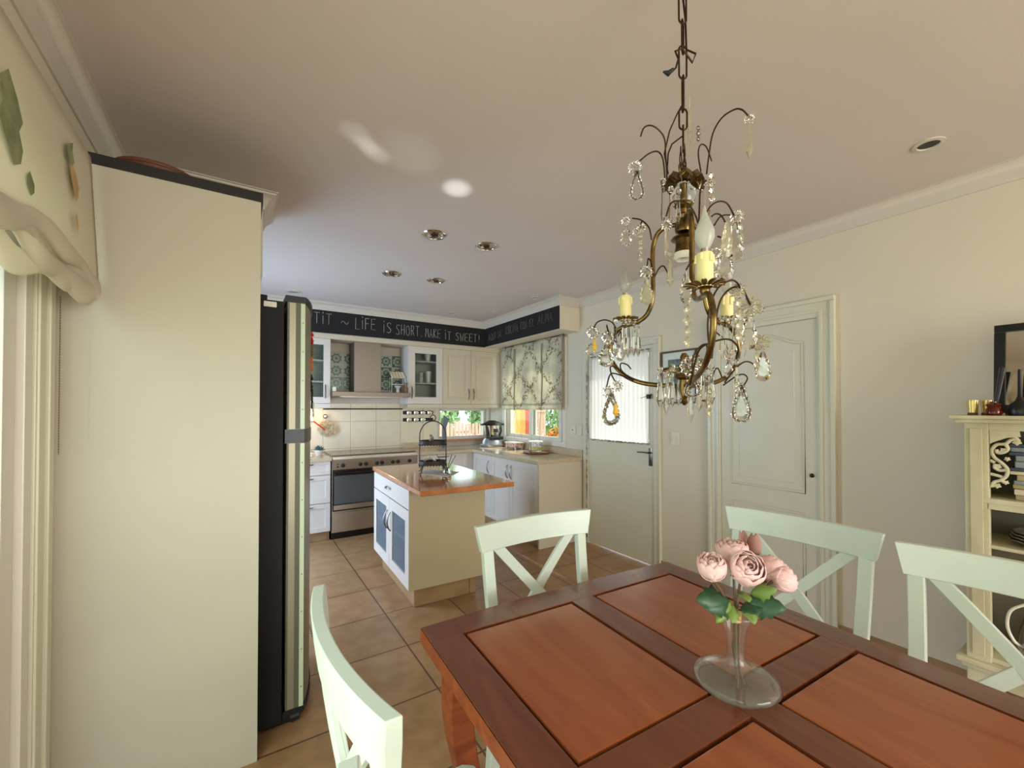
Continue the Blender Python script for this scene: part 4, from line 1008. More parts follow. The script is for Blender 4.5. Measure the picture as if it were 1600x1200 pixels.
MB().box(XR - .008, XR - .004, 2.045, 2.366, 1.472, 1.90).build('mount', MATB, pf)
MB().box(XR - .010, XR - .008, 2.105, 2.306, 1.535, 1.838).build('print', PRINT, pf)
MB().box(XR - .0115, XR - .010, 2.25, 2.306, 1.535, 1.838).build('print_band', mat('grey green print', (104, 116, 104), .8), pf)

# ------------------------------------------------------------------ recessed lights
def downlight(c, r, lb, style='chrome'):
    t_ = thing('recessed_light', lb, 'ceiling light', c)
    M_ = Matrix.Rotation(pi, 4, 'X')
    if style == 'chrome':
        MB().lathe([(r * .80, .0), (r * 1.0, .0), (r * 1.03, .004), (r * .95, .010), (r * .82, .008), (r * .78, .0)], c, 36, M_).build('trim_ring', CHROME, t_, smooth=True)
        MB().lathe([(r * .78, .006), (r * .60, .012), (r * .52, .009), (r * .40, .004), (r * .20, .003), (0, .003)], c, 36, M_).build('reflector', CHROME, t_, smooth=True)
        MB().lathe([(0, .004), (r * .30, .004), (r * .26, .010), (r * .14, .016), (0, .017)], c, 24, M_, lobes=4, amp=.22).build('lamp_cap', mat('dark lamp cap', (66, 54, 44), .3, .7), t_, smooth=True)
    else:
        MB().lathe([(r * .7, .0), (r * 1.0, .0), (r, .005), (r * .72, .007), (r * .68, 0)], c, 32, M_).build('trim_ring', CROWN, t_, smooth=True)
        MB().lathe([(r * .70, .001), (0, .001)], c, 32, M_).build('lamp', (mat('grey lamp glass', (150, 142, 132), .4) if style == 'flat' else BLACK), t_, smooth=True)
downlight((1.098, 2.66, ZC), .080, 'nearest chrome recessed light of the four above the island')
downlight((1.495, 2.645, ZC), .078, 'chrome recessed light right of the nearest one above the island')
downlight((1.106, 3.635, ZC), .078, 'chrome recessed light furthest left and deep in the kitchen ceiling')
downlight((1.508, 3.612, ZC), .078, 'chrome recessed light above the far end of the island, towards the window')
downlight((.451, 4.754, ZC), .075, 'pale flat ceiling light just above the fridge top', 'flat')
downlight((2.2, 4.74, ZC), .055, 'small flat ceiling light in front of the lettering MAKE IT SWEET', 'flat')
downlight((2.634, 4.417, ZC), .045, 'small flat ceiling light near the corner of the chalkboard bands', 'flat')
downlight((2.63, 3.60, ZC), .045, 'small flat ceiling light near the right end of the chalkboard band', 'flat')
downlight((2.572, .545, ZC), .055, 'single dark-slotted recessed light in the dining ceiling', 'slot')

# ------------------------------------------------------------------ dining table
TH = radians(-3.0)
tb = thing('dining_table', 'reddish brown wooden dining table with four inset panels', 'table', (.968, .5016, 0), TH)
TM = Matrix.Translation((.968, .5016, 0)) @ Matrix.Rotation(TH, 4, 'Z')
HW, Y1, Y0 = .5425, .685, -.645
ys = (.592, .066, -.026, -.552); xs = (-.442, -.046, .052, .447)
far = [(HW - 2 * HW * i / 12, Y1 + .0 + .018 * (1 - (2 * i / 12 - 1) ** 2)) for i in range(13)]
near = [(-HW + 2 * HW * i / 12, Y0 - .018 * (1 - (2 * i / 12 - 1) ** 2)) for i in range(13)]
def fr_piece(poly): return MB().prism(poly, .728, .760, axis=2, bev=.0012)
mb = MB()
g_ = .004
for poly in ([(-HW, ys[0] + g_)] + [(HW, ys[0] + g_)] + far, [(HW, ys[3] - g_), (-HW, ys[3] - g_)] + near):
    mb.prism(poly, .728, .760, axis=2, bev=.0012)
for a, b in ((-HW, xs[0] - g_), (xs[3] + g_, HW)): mb.box(a, b, ys[3] - g_, ys[0] + g_, .728, .760, .0012)
mb.box(xs[1] + g_, xs[2] - g_, ys[3] - g_, ys[0] + g_, .728, .7602, .0012)
mb.box(xs[0] - g_, xs[1] + g_, ys[2] + g_, ys[1] - g_, .728, .7598, .0012).box(xs[2] - g_, xs[3] + g_, ys[2] + g_, ys[1] - g_, .728, .7598, .0012)
mb.xf(TM).build('top_frame', TFRAME, tb)
for a, b in ((xs[0], xs[1]), (xs[2], xs[3])):
    for c_, d_ in ((ys[1], ys[0]), (ys[3], ys[2])):
        MB().box(a + .006, b - .006, c_ + .006, d_ - .006, .735, .7588, .0025).xf(TM).build('top_panel', TPANEL, tb)
MB().prism([(x * .995, y * .995) for x, y in far + near], .722, .737, axis=2).xf(TM).build('under_board', GROOVE, tb)
eb = MB(); ring_o = far + near; n_ = len(ring_o)
for i in range(n_):
    p, q = ring_o[i], ring_o[(i + 1) % n_]
    k1 = 1.003; k0 = .975
    eb.add([(p[0] * k1, p[1] * k1, .7575), (q[0] * k1, q[1] * k1, .7575), (q[0] * k1, q[1] * k1, .716), (p[0] * k1, p[1] * k1, .716), (p[0] * k0, p[1] * k0, .716), (q[0] * k0, q[1] * k0, .716), (p[0] * k0, p[1] * k0, .7575), (q[0] * k0, q[1] * k0, .7575)], [(0, 1, 2, 3), (3, 2, 5, 4), (4, 5, 7, 6)])
bmesh.ops.remove_doubles(eb.bm, verts=eb.bm.verts, dist=1e-5)
eb.xf(TM).build('edge_band', TEDGE, tb)
for x in (-.44, .44):
    for y in (.595, -.555):
        sx_, sy_ = (-1 if x < 0 else 1), (-1 if y < 0 else 1); mb = MB(); prof = []
        for i in range(15):
            t = i / 14; z = .722 * (1 - t)
            off = .030 * sin(t * pi * 1.9 + .2) * (1 - .2 * t) + .03 * t ** 3; wdt = .043 - .014 * sin(min(1, t * 1.05) * pi * .5) + .006 * (t > .92)
            prof.append((x + sx_ * (off - .01), y + sy_ * (off * .25), z, wdt))
        vs = []; fs = []
        for (cx, cy, z, wd) in prof: vs += [(cx - wd, cy - wd, z), (cx + wd, cy - wd, z), (cx + wd, cy + wd, z), (cx - wd, cy + wd, z)]
        for i in range(14):
            for k_ in range(4): fs.append((i * 4 + k_, i * 4 + (k_ + 1) % 4, i * 4 + 4 + (k_ + 1) % 4, i * 4 + 4 + k_))
        fs += [(3, 2, 1, 0), (56, 57, 58, 59)]
        mb.add(vs, fs).xf(TM).build('leg', TEDGE, tb, smooth=True, bevel=.006)
ap_ = MB().box(-.42, .42, .605, .625, .65, .722).box(-.42, .42, -.585, -.565, .65, .722).box(-.46, -.44, -.53, .57, .65, .722).box(.44, .46, -.53, .57, .65, .722)
ap_.xf(TM).build('apron', TEDGE, tb)

# ------------------------------------------------------------------ chairs
def yc(z): return -(.98 - z) * .12 if z > .46 else -.0624 + (.46 - z) * .11
def rail_y(x, z): return yc(z) + .038 * (1 - (x / .275) ** 2)
ch0 = thing('dining_chair', '', 'chair', (0, 0, 0))
def rail(u, v):  # closed section swept across x
    x = None
mb = MB(); NX = 20; rows = []
for i in range(NX + 1):
    t = i / NX * 2 - 1; row = []
    for (z, off) in ((.98, -.014), (.98, .014), (.93, .015), (.882, .014), (.882, -.014), (.93, -.015)):
        hw = .275 - (.98 - z) * .22; x = hw * t; row.append((x, rail_y(x, z) + off, z))
    rows.append(row)
vs = [v for r in rows for v in r]; fs = []
for i in range(NX):
    for k_ in range(6): fs.append((i * 6 + k_, i * 6 + (k_ + 1) % 6, (i + 1) * 6 + (k_ + 1) % 6, (i + 1) * 6 + k_))
fs += [tuple(range(5, -1, -1)), tuple(NX * 6 + k_ for k_ in range(6))]
mb.add(vs, fs).build('top_rail', MINT, ch0, smooth=True, bevel=.003)
for sx_ in (-1, 1):
    mb = MB(); vs = []; fs = []; zz = (.885, .75, .60, .47, .35, .18, 0)
    for z in zz:
        x = sx_ * (.212 + .012 * max(0, (z - .46)) / .42); y = rail_y(x, z) if z > .8 else yc(z) + .018 * max(0, (z - .46) / .42)
        wx = .021; wy = .014 + (.006 if z < .5 else 0)
        vs += [(x - wx, y - wy, z), (x + wx, y - wy, z), (x + wx, y + wy, z), (x - wx, y + wy, z)]
    for i in range(len(zz) - 1):
        for k_ in range(4): fs.append((i * 4 + k_, i * 4 + (k_ + 1) % 4, i * 4 + 4 + (k_ + 1) % 4, i * 4 + 4 + k_))
    fs += [(0, 1, 2, 3), tuple(len(vs) - 4 + k_ for k_ in (3, 2, 1, 0))]
    mb.add(vs, fs).build('back_post', MINT, ch0, bevel=.003)
    mb = MB(); vs = []; fs = []; N_ = 10
    for i in range(N_ + 1):
        t = i / N_; x = sx_ * (.182 - .364 * t); z = .893 - .405 * t
        y = yc(z) + (.026 + .012 * (z - .486) / .40) * (1 - (x / .275) ** 2) + (.0015 if sx_ > 0 else -.0015); dx, dz = .0150 * sx_, -.0133
        vs += [(x - dx, y - .0075, z - dz), (x + dx, y - .0075, z + dz), (x + dx, y + .0075, z + dz), (x - dx, y + .0075, z - dz)]
    for i in range(N_):
        for k_ in range(4): fs.append((i * 4 + k_, i * 4 + (k_ + 1) % 4, i * 4 + 4 + (k_ + 1) % 4, i * 4 + 4 + k_))
    fs += [(0, 1, 2, 3), tuple(len(vs) - 4 + k_ for k_ in (3, 2, 1, 0))]
    mb.add(vs, fs).build('cross_slat', MINT, ch0, bevel=.002)
    MB().box(sx_ * .145 - .018, sx_ * .145 + .018, -.355, -.319, 0, .424, .004).build('leg', MINT, ch0)
MB().box(-.195, .195, -.075, -.052, .45, .495, .003).build('lower_rail', MINT, ch0)
MB().prism([(-.19, -.045), (-.172, -.345), (-.15, -.372), (0, -.382), (.15, -.372), (.172, -.345), (.19, -.045)], .424, .446, axis=2, bev=.005).build('seat', MINT, ch0)
MB().box(-.127, .127, -.345, -.325, .365, .424).box(-.162, -.146, -.32, -.06, .365, .424).box(.146, .162, -.32, -.06, .365, .424).build('seat_frame', MINT, ch0)
spots = (((1.010, 1.372), -.044, 'pale mint cross-back chair at the far end of the table, nearest the island'),
         ((.178, .868), pi / 2 + .03, 'pale mint cross-back chair on the left of the table, seen edge-on'),
         ((1.873, .797), -pi / 2 + .063, 'pale mint cross-back chair behind the flower vase, in front of the panelled door'),
         ((1.842, .205), -pi / 2 + .05, 'pale mint cross-back chair in front of the distressed shelf, cut by the right edge'),
         ((.118, .285), pi / 2, 'pale mint chair at the bottom left, only a corner of its rail in view'))
trees = []
for i, (p, rz, lb) in enumerate(spots):
    c_ = ch0 if i == 0 else copy_tree(ch0)
    trees.append((c_, p, rz, lb))
for c_, p, rz, lb in trees:
    c_.location = (p[0], p[1], 0); c_.rotation_euler = (0, 0, rz); c_['label'] = lb; c_['group'] = 'cross-back chairs around the dining table'

# ------------------------------------------------------------------ vase and peonies
VC = Vector((.985, .548, .7605))
va = thing('vase', 'clear glass vase with a wide flat base on the dining table', 'vase', VC)
outp = [(.001, 0), (.055, 0), (.082, .008), (.093, .019), (.090, .029), (.070, .040), (.042, .049), (.027, .058), (.0205, .072), (.019, .095), (.0205, .120), (.026, .145), (.034, .165), (.041, .178)]
inp = [(.039, .178), (.032, .165), (.024, .145), (.0185, .120), (.017, .095), (.0185, .073), (.025, .056), (.040, .046), (.068, .036), (.086, .027), (.089, .019), (.080, .011), (.054, .004), (.001, .004)]
MB().lathe(outp + [(.0395, .1785), (.038, .176)], VC, 48).build('glass', VASEGL, va, smooth='all')
MB().tube([VC + Vector((.0405 * cos(t * pi / 18), .0405 * sin(t * pi / 18), .178)) for t in range(36)], .0011, 6, closed=True).build('rim', VASEGL, va, smooth=True)
bq = thing('bouquet', 'bunch of pink artificial peonies with green leaves in the glass vase', 'flowers', VC + Vector((0, 0, .01)))
dV = VC.dot(Fv) - Vector((0, 0, CAMH)).dot(Fv)
def petal(mb, base, axis, az, L, Wd, tilt, cup, th=0):
    """one petal: starts at base, leans tilt away from the axis, curls back in"""
    ax = axis.normalized(); a = ax.orthogonal().normalized(); b = ax.cross(a)
    d = a * cos(az) + b * sin(az); sd_ = ax.cross(d)
    ruf = random.uniform(0, 6)
    def fn(u, v):
        s_ = u * 2 - 1; ang = tilt * (1 - .95 * v ** 1.0 * cup) * 1.0
        wv = Wd * (sin(pi * min(1, .12 + v * .80)) ** .6)
        r_ = L * (sin(tilt) * (v ** .6) - cup * .55 * v ** 3 * L / L); hgt = L * (v ** 1.15) * cos(tilt * .55)
        side = s_ * wv; inward = (s_ ** 2) * wv * .55
        notch = -.08 * L * (1 - abs(s_)) ** 4 * (v > .95)
        return base + d * (r_ - inward) + sd_ * side + ax * (hgt + notch + .035 * L * sin(s_ * 5 + ruf) * v)
    mb.grid(fn, 8, 8)
def peony(c, axis, R, name='flower'):
    mb = MB(); axis = Vector(axis).normalized(); base = c - axis * R * .75
    for ring, (n, tilt, L, Wd, cup) in enumerate(((6, 1.05, 1.55, .80, .62), (6, .85, 1.6, .74, .62), (5, .62, 1.55, .62, .58), (5, .40, 1.35, .45, .45), (4, .22, 1.15, .32, .35))):
        for k_ in range(n): petal(mb, base, axis, k_ * 2 * pi / n + ring * .55 + random.uniform(-.15, .15), L * R, Wd * R, tilt + random.uniform(-.06, .06), cup)
    o = mb.build(name, PEONY, bq, smooth='all', solid=.0012)
    MB().lathe([(0, 0), (R * .28, R * .2), (R * .3, R * .6), (R * .1, R * .75), (0, R * .7)], base + axis * R * .25, 14, axis.to_track_quat('Z', 'Y').to_matrix().to_4x4()).build('heart', PEONYC, o, smooth='all')
    return base
Cc = -Fv
fl = [(at(1112, 886, dV - .02), Vector((-.25, -.15, .95)), .036), (at(1144, 862, dV + .05), Vector((.0, .1, 1)), .040), (at(1166, 889, dV - .03), Vector((-.45, -.55, .62)), .042), (at(1206, 892, dV + .03), Vector((.55, -.1, .55)), .040), (at(1222, 905, dV + .00), Vector((.6, -.3, .1)), .033)]
for c_, ax_, R_ in fl:
    b_ = peony(c_, ax_, R_)
    top = VC + Vector((0, 0, .178)); off = (b_ - top); off.z = 0
    q = VC + Vector((random.uniform(-.006, .006), random.uniform(-.006, .006), .10)); e = VC + Vector((random.uniform(-.02, .02), random.uniform(-.02, .02), .007))
    MB().tube([e, VC + Vector(((e - VC).x * .5, (e - VC).y * .5, .04)), q, top + off * .10, b_ - (b_ - top) * .35, b_], .0032, 8).build('stem', STEM, bq, smooth=True)
MB().tube([VC + Vector((0, 0, .158)), VC + Vector((0, 0, .188))], .0125, 14).build('twine', TWINE, bq, smooth=True)
mb = MB(); petal(mb, at(1164, 862, dV + .07), Vector((.1, .1, 1)), .5, .05, .017, .3, .2); petal(mb, at(1178, 866, dV + .06), Vector((.3, .1, 1)), 2.5, .05, .017, .3, .2)
mb.build('dry_petal', mat('brown pink petal', (158, 116, 102), .6), bq, smooth='all', solid=.001)
def leafm(c0, d, nrm, L, Wd, m_, lobed=True):
    d = d.normalized(); s_ = d.cross(nrm).normalized(); nn = s_.cross(d)
    O = [(0, 0), (.12, .22), (.28, .36), (.34, .62), (.48, .44), (.60, .50), (.68, .30), (.80, .26), (1, 0)] if lobed else [(0, 0), (.15, .2), (.4, .34), (.7, .25), (1, 0)]
    mid = [c0 + d * L * t + nn * (-.10 * L * t * t) for t, _ in O]
    vs = []
    for (t, w_), mpt in zip(O, mid): vs += [mpt + s_ * Wd * w_ - nn * .12 * L * w_, mpt, mpt - s_ * Wd * w_ - nn * .12 * L * w_]
    fs = []
    for i in range(len(O) - 1): fs += [(i * 3, i * 3 + 1, i * 3 + 4, i * 3 + 3), (i * 3 + 1, i * 3 + 2, i * 3 + 5, i * 3 + 4)]
    mb = MB().add(vs, fs); bmesh.ops.remove_doubles(mb.bm, verts=mb.bm.verts, dist=1e-6)
    mb.build('leaf', m_, bq, smooth='all', solid=.0008)
for (a, b, L, Wd, m_) in (((1140, 938), (1093, 936), .075, .06, LEAF), ((1138, 938), (1106, 950), .06, .05, LEAF), ((1142, 940), (1122, 972), .055, .032, LEAFL), ((1168, 938), (1229, 950), .095, .06, LEAF), ((1165, 942), (1184, 958), .05, .05, LEAF), ((1168, 944), (1180, 974), .055, .036, LEAFL), ((1172, 928), (1212, 920), .06, .035, LEAFL), ((1160, 924), (1171, 938), .035, .028, LEAFL), ((1146, 945), (1146, 972), .045, .03, LEAFL)):
    p = at(a[0], a[1], dV - .01); q = at(b[0], b[1], dV - .05); leafm(p, q - p, (-Fv + Vector((0, 0, .7))).normalized(), (q - p).length * 1.02, Wd, m_)

# ------------------------------------------------------------------ chandelier
AX = Vector((.970, .670, 0)); chd = thing('chandelier', 'aged brass three-arm chandelier with candle bulbs and crystal pendants above the table', 'chandelier', (AX.x, AX.y, 1.43))
def cy(py, d=1.092): return at(1070, py, d).z
def lz(prof, name, m, par=chd, c=None, **k): return MB().lathe(prof, c or AX, 28, **k).build(name, m, par, smooth=True)
# chain
def link(z0, z1, ang, wd=.011, r=.0024):
    a = Vector((cos(ang), sin(ang), 0)); h_ = (z1 - z0); pts = []
    for t in range(20):
        f = t / 20 * 2 * pi; x = wd * cos(f); zz = (h_ / 2 - wd) * (1 if sin(f) >= 0 else -1) + wd * sin(f)
        pts.append(AX + a * x + Vector((0, 0, (z0 + z1) / 2 + zz)))
    return MB().tube(pts, r, 8, closed=True)
va_ = radians(-33)
z = ZC - .03; i = 0
zs_ = [2.56, 2.512, 2.432, 2.358, 2.272, 2.20, 2.145]
lks = [(2.50, 2.575, 1), (2.432, 2.512, .2), (2.352, 2.44, 1), (2.285, 2.372, .15), (2.198, 2.292, 1.35), (2.150, 2.206, .1), (2.092, 2.16, 1.2)]
for z0, z1, a in lks: link(z0, z1, va_ + a).build('chain_link', BRASSD, chd, smooth=True)
lz([(0, ZC), (.05, ZC), (.048, ZC - .012), (.02, ZC - .022), (0, ZC - .026)], 'ceiling_rose', BRASS)
MB().tube([AX + Vector((.006, .01, 2.57)), AX + Vector((.012, 0, 2.45)), AX + Vector((.016, 0, 2.37)), at(1087, 84, 1.09), at(1082, 98, 1.09), at(1066, 76, 1.08), at(1055, 80, 1.08), at(1060, 92, 1.08), at(1056, 106, 1.07), at(1050, 112, 1.07)], .0026, 6).build('cord', BRASSD, chd, smooth=True)
MB().tube([at(1052, 108, 1.07), at(1044, 115, 1.07), at(1036, 112, 1.07)], [.004, .007, .002], 8).build('cord_end', BLKPL, chd, smooth=True)
MB().tube([AX + Vector((0, 0, 2.22)), at(1058, 178, 1.09), at(1046, 205, 1.09), at(1038, 240, 1.09), at(1044, 272, 1.09)], .002, 6).tube([at(1066, 213, 1.09), at(1050, 225, 1.09), at(1044, 240, 1.09), at(1042, 275, 1.09)], .002, 6).build('cord', BRASSD, chd, smooth=True)
mb = MB()
for k_ in range(7): mb.tube([AX + Vector((.006 * cos(k_ * 2.1) + .002 * j * cos(k_ + j), .006 * sin(k_ * 2.1), cy(225 + j * 9))) for j in range(7)], .0016, 5)
mb.build('twisted_wire', BRASSD, chd, smooth=True)
# upper cup, collar, baluster, hub
zc = cy(283)
mb = MB()
for k_ in range(8):
    a = k_ * 2 * pi / 8
    mb.grid(lambda u, v: AX + Vector((cos(a + (u - .5) * .72) * (.016 + .036 * v + .006 * v * v), sin(a + (u - .5) * .72) * (.016 + .036 * v), zc - .004 + .020 * sin(v * 2.2) * (1 if v < .8 else .6) - .03 * v * abs(u - .5) - .02 * max(0, v - .7))), 4, 6)
mb.build('petal_cup', BRASS, chd, smooth='all', solid=.0018)
MB().tube([AX + Vector((.014 * cos(t * pi / 8), .002, cy(262) + .016 * sin(t * pi / 8))) for t in range(16)], .003, 8, closed=True).build('hanging_ring', BRASS, chd, smooth=True)
lz([(.0, cy(288)), (.02, cy(290)), (.030, cy(298)), (.032, cy(308)), (.026, cy(318)), (.012, cy(322)), (0, cy(322))], 'glass_collar', GLASS)
lz([(0, cy(285)), (.006, cy(285)), (.006, cy(316)), (.022, cy(318)), (.022, cy(322)), (.010, cy(326)), (.009, cy(332)), (.016, cy(336)), (.012, cy(341)), (.020, cy(346)), (.022, cy(358)), (.020, cy(362)), (.004, cy(366)), (.004, cy(372)), (0, cy(372))], 'upper_baluster', BRASS)
sk = lz([(.0, cy(369)), (.028, cy(370)), (.032, cy(373)), (.021, cy(374)), (.020, cy(384)), (.024, cy(396)), (.020, cy(396)), (.016, cy(380)), (0, cy(378))], 'lamp_socket', BRASS, lobes=0)
lz([(.019, cy(396)), (.025, cy(395)), (.0255, cy(402)), (.020, cy(405)), (.017, cy(400)), (.019, cy(396))], 'ceramic_ring', CERAM, sk)
# arms
cups = []
prof = [(.02, 1.905), (.045, 1.907), (.068, 1.897), (.081, 1.870), (.084, 1.83), (.083, 1.76), (.087, 1.71), (.104, 1.676), (.135, 1.661), (.165, 1.657), (.192, 1.645), (.211, 1.612), (.213, 1.58), (.200, 1.545), (.165, 1.512), (.12, 1.492), (.07, 1.483), (.02, 1.478)]
def smoothp(P, n=4):
    out = []
    for i in range(len(P) - 1):
        p0 = P[max(i - 1, 0)]; p1 = P[i]; p2 = P[i + 1]; p3 = P[min(i + 2, len(P) - 1)]
        for k_ in range(n):
            t = k_ / n
            out.append(tuple(.5 * (2 * b + (c_ - a) * t + (2 * a - 5 * b + 4 * c_ - d) * t * t + (3 * b - a - 3 * c_ + d) * t ** 3) for a, b, c_, d in zip(p0, p1, p2, p3)))
    out.append(tuple(P[-1])); return out
for ci, (th_, Rc, kx) in enumerate(((138, .165, 1.0), (258, .225, 1.08), (33, .200, 1.03))):
    # direction in camera right/forward frame -> world
    dr, df = cos(radians(th_)), sin(radians(th_)); D = (Rv * dr + Vector((Fv.x, Fv.y, 0)) * df).normalized()
    sc_ = Rc / .165
    pts = [AX + D * (r_ * (1 + (sc_ - 1) * min(1, r_ / .165))) + Vector((0, 0, z_)) for r_, z_ in smoothp(prof)]
    MB().tube(pts, .0062, 10).build('arm', BRASS, chd, smooth=True)
    cc = AX + D * Rc + Vector((0, 0, 1.668))
    cups.append(cc)
    # leafy drip pan
    mb = MB(); npet = 12
    for k_ in range(npet):
        a = k_ * 2 * pi / npet
        mb.grid(lambda u, v: cc + Vector((cos(a + (u - .5) * .5 * (1 - .7 * v ** 2)) * (.008 + .028 * v + (.006 if ci == 1 else 0) * v), sin(a + (u - .5) * .5 * (1 - .7 * v ** 2)) * (.008 + .028 * v + (.006 if ci == 1 else 0) * v), .006 * sin(v * 3) + .008 * v * v + .004 * abs(u - .5))), 3, 5)
    mb.lathe([(0, -.012), (.006, -.012), (.010, -.004), (.008, .004), (0, .004)], cc, 14)
    pan = mb.build('drip_pan', BRASS, chd, smooth='all', solid=.0015)
    cr = .0165 if ci != 1 else .0165
    cn = MB().lathe([(0, .0), (cr, .0), (cr, .068), (cr * .9, .071), (cr * .5, .071), (0, .070)], cc + Vector((0, 0, .004)), 20)
    for k_ in range(6):
        a = k_ * 1.15 + ci; L_ = random.uniform(.012, .03); pz = cc.z + .072
        cn.tube([(cc.x + cr * cos(a), cc.y + cr * sin(a), pz), (cc.x + (cr + .0008) * cos(a), cc.y + (cr + .0008) * sin(a), pz - L_)], [.0028, .0034], 8)
    cn.build('candle_sleeve', CANDLE, chd, smooth=True)
    bz = cc + Vector((0, 0, .075))
    bl_ = MB().lathe([(0, 0), (.0085, 0), (.0085, .009), (0, .009)], bz, 16).build('bulb_cap', CHROME, chd, smooth=True)
    if ci == 1:
        pr = [(.008, .008), (.014, .018), (.0195, .032), (.019, .046), (.0135, .062), (.0075, .076), (.004, .088), (.0015, .099), (0, .1)]
        o = MB().lathe(pr, bz, 24).build('flame_bulb', BULBF, chd, smooth=True, label='frosted flame-shaped bulb')
    else:
        pr = [(.007, .008), (.013, .016), (.0185, .030), (.018, .042), (.0125, .058), (.006, .070), (.002, .077), (0, .078)]
        MB().lathe(pr, bz, 24).build('flame_bulb', BULBC, chd, smooth=True, label='clear candle bulb')
# lower hub
lz([(0, 1.565), (.006, 1.563), (.011, 1.553), (.006, 1.543), (.013, 1.535), (.015, 1.524), (.008, 1.514), (.022, 1.508), (.024, 1.500), (.014, 1.494), (.016, 1.470), (.011, 1.452), (.006, 1.445), (.0085, 1.437), (.004, 1.429), (0, 1.427)], 'lower_baluster', BRASS)
MB().tube([AX + Vector((.055 * cos(t * pi / 12), .055 * sin(t * pi / 12), 1.522)) for t in range(24)], .0028, 6, closed=True).build('pendant_ring', BRASS, chd, smooth=True)
for k_ in range(3):
    a = k_ * 2.1; MB().tube([AX + Vector((.01 * cos(a), .01 * sin(a), 1.505)), AX + Vector((.055 * cos(a), .055 * sin(a), 1.522))], .003, 6).build('ring_spoke', BRASS, chd, smooth=True)

# crystals --------------------------------------------------------------
CAMD = lambda p: (p - Vector((0, 0, CAMH))).normalized()
def basis(p, tw=0.0):
    f_ = CAMD(p); f_.z = 0; f_.normalize(); s_ = f_.cross(Vector((0, 0, 1))); s_ = s_ * cos(tw) + f_ * sin(tw)
    return s_, Vector((0, 0, 1)), s_.cross(Vector((0, 0, 1)))
def rosette(p, r, tw=.3, m=CRYST):
    s_, u_, n_ = basis(p, tw); mb = MB(); n = 10; r = r * 1.2
    for k_ in range(n):
        a = k_ * 2 * pi / n; d = s_ * cos(a) + u_ * sin(a); t_ = s_ * -sin(a) + u_ * cos(a)
        c0 = p + d * r * .18; c1 = p + d * r * .66; c2 = p + d * r
        mb.add([c0, c1 + t_ * r * .24, c2, c1 - t_ * r * .24, c1 + n_ * r * .22, c1 - n_ * r * .22], [(0, 1, 4), (1, 2, 4), (2, 3, 4), (3, 0, 4), (1, 0, 5), (2, 1, 5), (3, 2, 5), (0, 3, 5)])
    mb.lathe([(0, -r * .2), (r * .26, 0), (0, r * .2)], p, 8)
    return mb.build('crystal_rosette', m, chd)
def spear(p, L, w_=.006, m=CRYST, bead=True):
    mb = MB()
    if bead: mb.lathe([(0, .009), (.006, .006), (.0075, 0), (.006, -.006), (0, -.009)], p, 10)
    z0 = .012 if bead else 0
    mb.lathe([(0, -z0), (w_ * .5, -z0 - .002), (w_ * .62, -z0 - L * .35), (w_, -z0 - L * .72), (0, -z0 - L)], p, 6)
    return mb.build('crystal_drop', m, chd)
def pear(p, L, w_, tw=.2, m=CRYST, sc=True):
    s_, u_, n_ = basis(p, tw); N_ = 28; O = []
    for k_ in range(N_):
        a = k_ / N_ * 2 * pi
        rr = (.5 - .5 * cos(a)); x = sin(a) * (.35 + .65 * rr ** 1.2) * (1 + (.09 * (1 if k_ % 2 else -1) if sc else 0)); y = -(1 - cos(a)) / 2
        O.append((x, y))
    c = p + u_ * (-L * .55); vs = []; fs = []
    for x, y in O: vs.append(p + s_ * x * w_ + u_ * y * L)
    for k_ in range(N_):
        q = vs[k_]; vs.append(c + (q - c) * .62 + n_ * w_ * .22)
    for k_ in range(N_):
        q = vs[k_]; vs.append(c + (q - c) * .62 - n_ * w_ * .22)
    for k_ in range(N_):
        j = (k_ + 1) % N_; fs += [(k_, j, N_ + j, N_ + k_), (j, k_, 2 * N_ + k_, 2 * N_ + j)]
    fs += [tuple(N_ + k_ for k_ in range(N_)), tuple(2 * N_ + N_ - 1 - k_ for k_ in range(N_))]
    mb = MB().add(vs, fs); return mb.build('crystal_pendant', m, chd)
def framep(p, L, w_, tw=.1, n=22):
    s_, u_, n_ = basis(p, tw); mb = MB()
    for k_ in range(n):
        a = k_ / n * 2 * pi; rr = (.5 - .5 * cos(a)); x = sin(a) * (.25 + .75 * rr ** 1.4); y = -(1 - cos(a)) / 2
        q = p + s_ * x * w_ + u_ * y * L; mb.lathe([(0, -.0052), (.0042, -.002), (.0042, .002), (0, .0052)], q, 6, Matrix.Rotation(k_ * .5, 4, 'X'))
    o = mb.build('crystal_bead_frame', CRYST, chd)
    pts = [p + s_ * (sin(k_ / 20 * 2 * pi) * (.25 + .75 * (.5 - .5 * cos(k_ / 20 * 2 * pi)) ** 1.4)) * w_ + u_ * (-(1 - cos(k_ / 20 * 2 * pi)) / 2) * L for k_ in range(20)]
    MB().tube(pts, .0008, 4, closed=True).build('wire', BRASSD, o); return o
def lump(p, L, w_, m=CRYSTY):
    mb = MB(); n = max(2, int(L / (w_ * 1.5)))
    for k_ in range(n):
        h_ = L / n; mb.lathe([(0, 0), (w_ * .5, -h_ * .2), (w_ * (.8 + .2 * (k_ % 2)), -h_ * .55), (w_ * .5, -h_ * .85), (0, -h_)], p - Vector((0, 0, k_ * h_)), 8, sx=1, sy=.55)
    return mb.build('crystal_pendant', m, chd)
def wire(pts, r=.0019): return MB().tube(smoothp([tuple(at(*p)) for p in pts], 5), r, 7).build('wire_branch', BRASSD, chd, smooth=True)

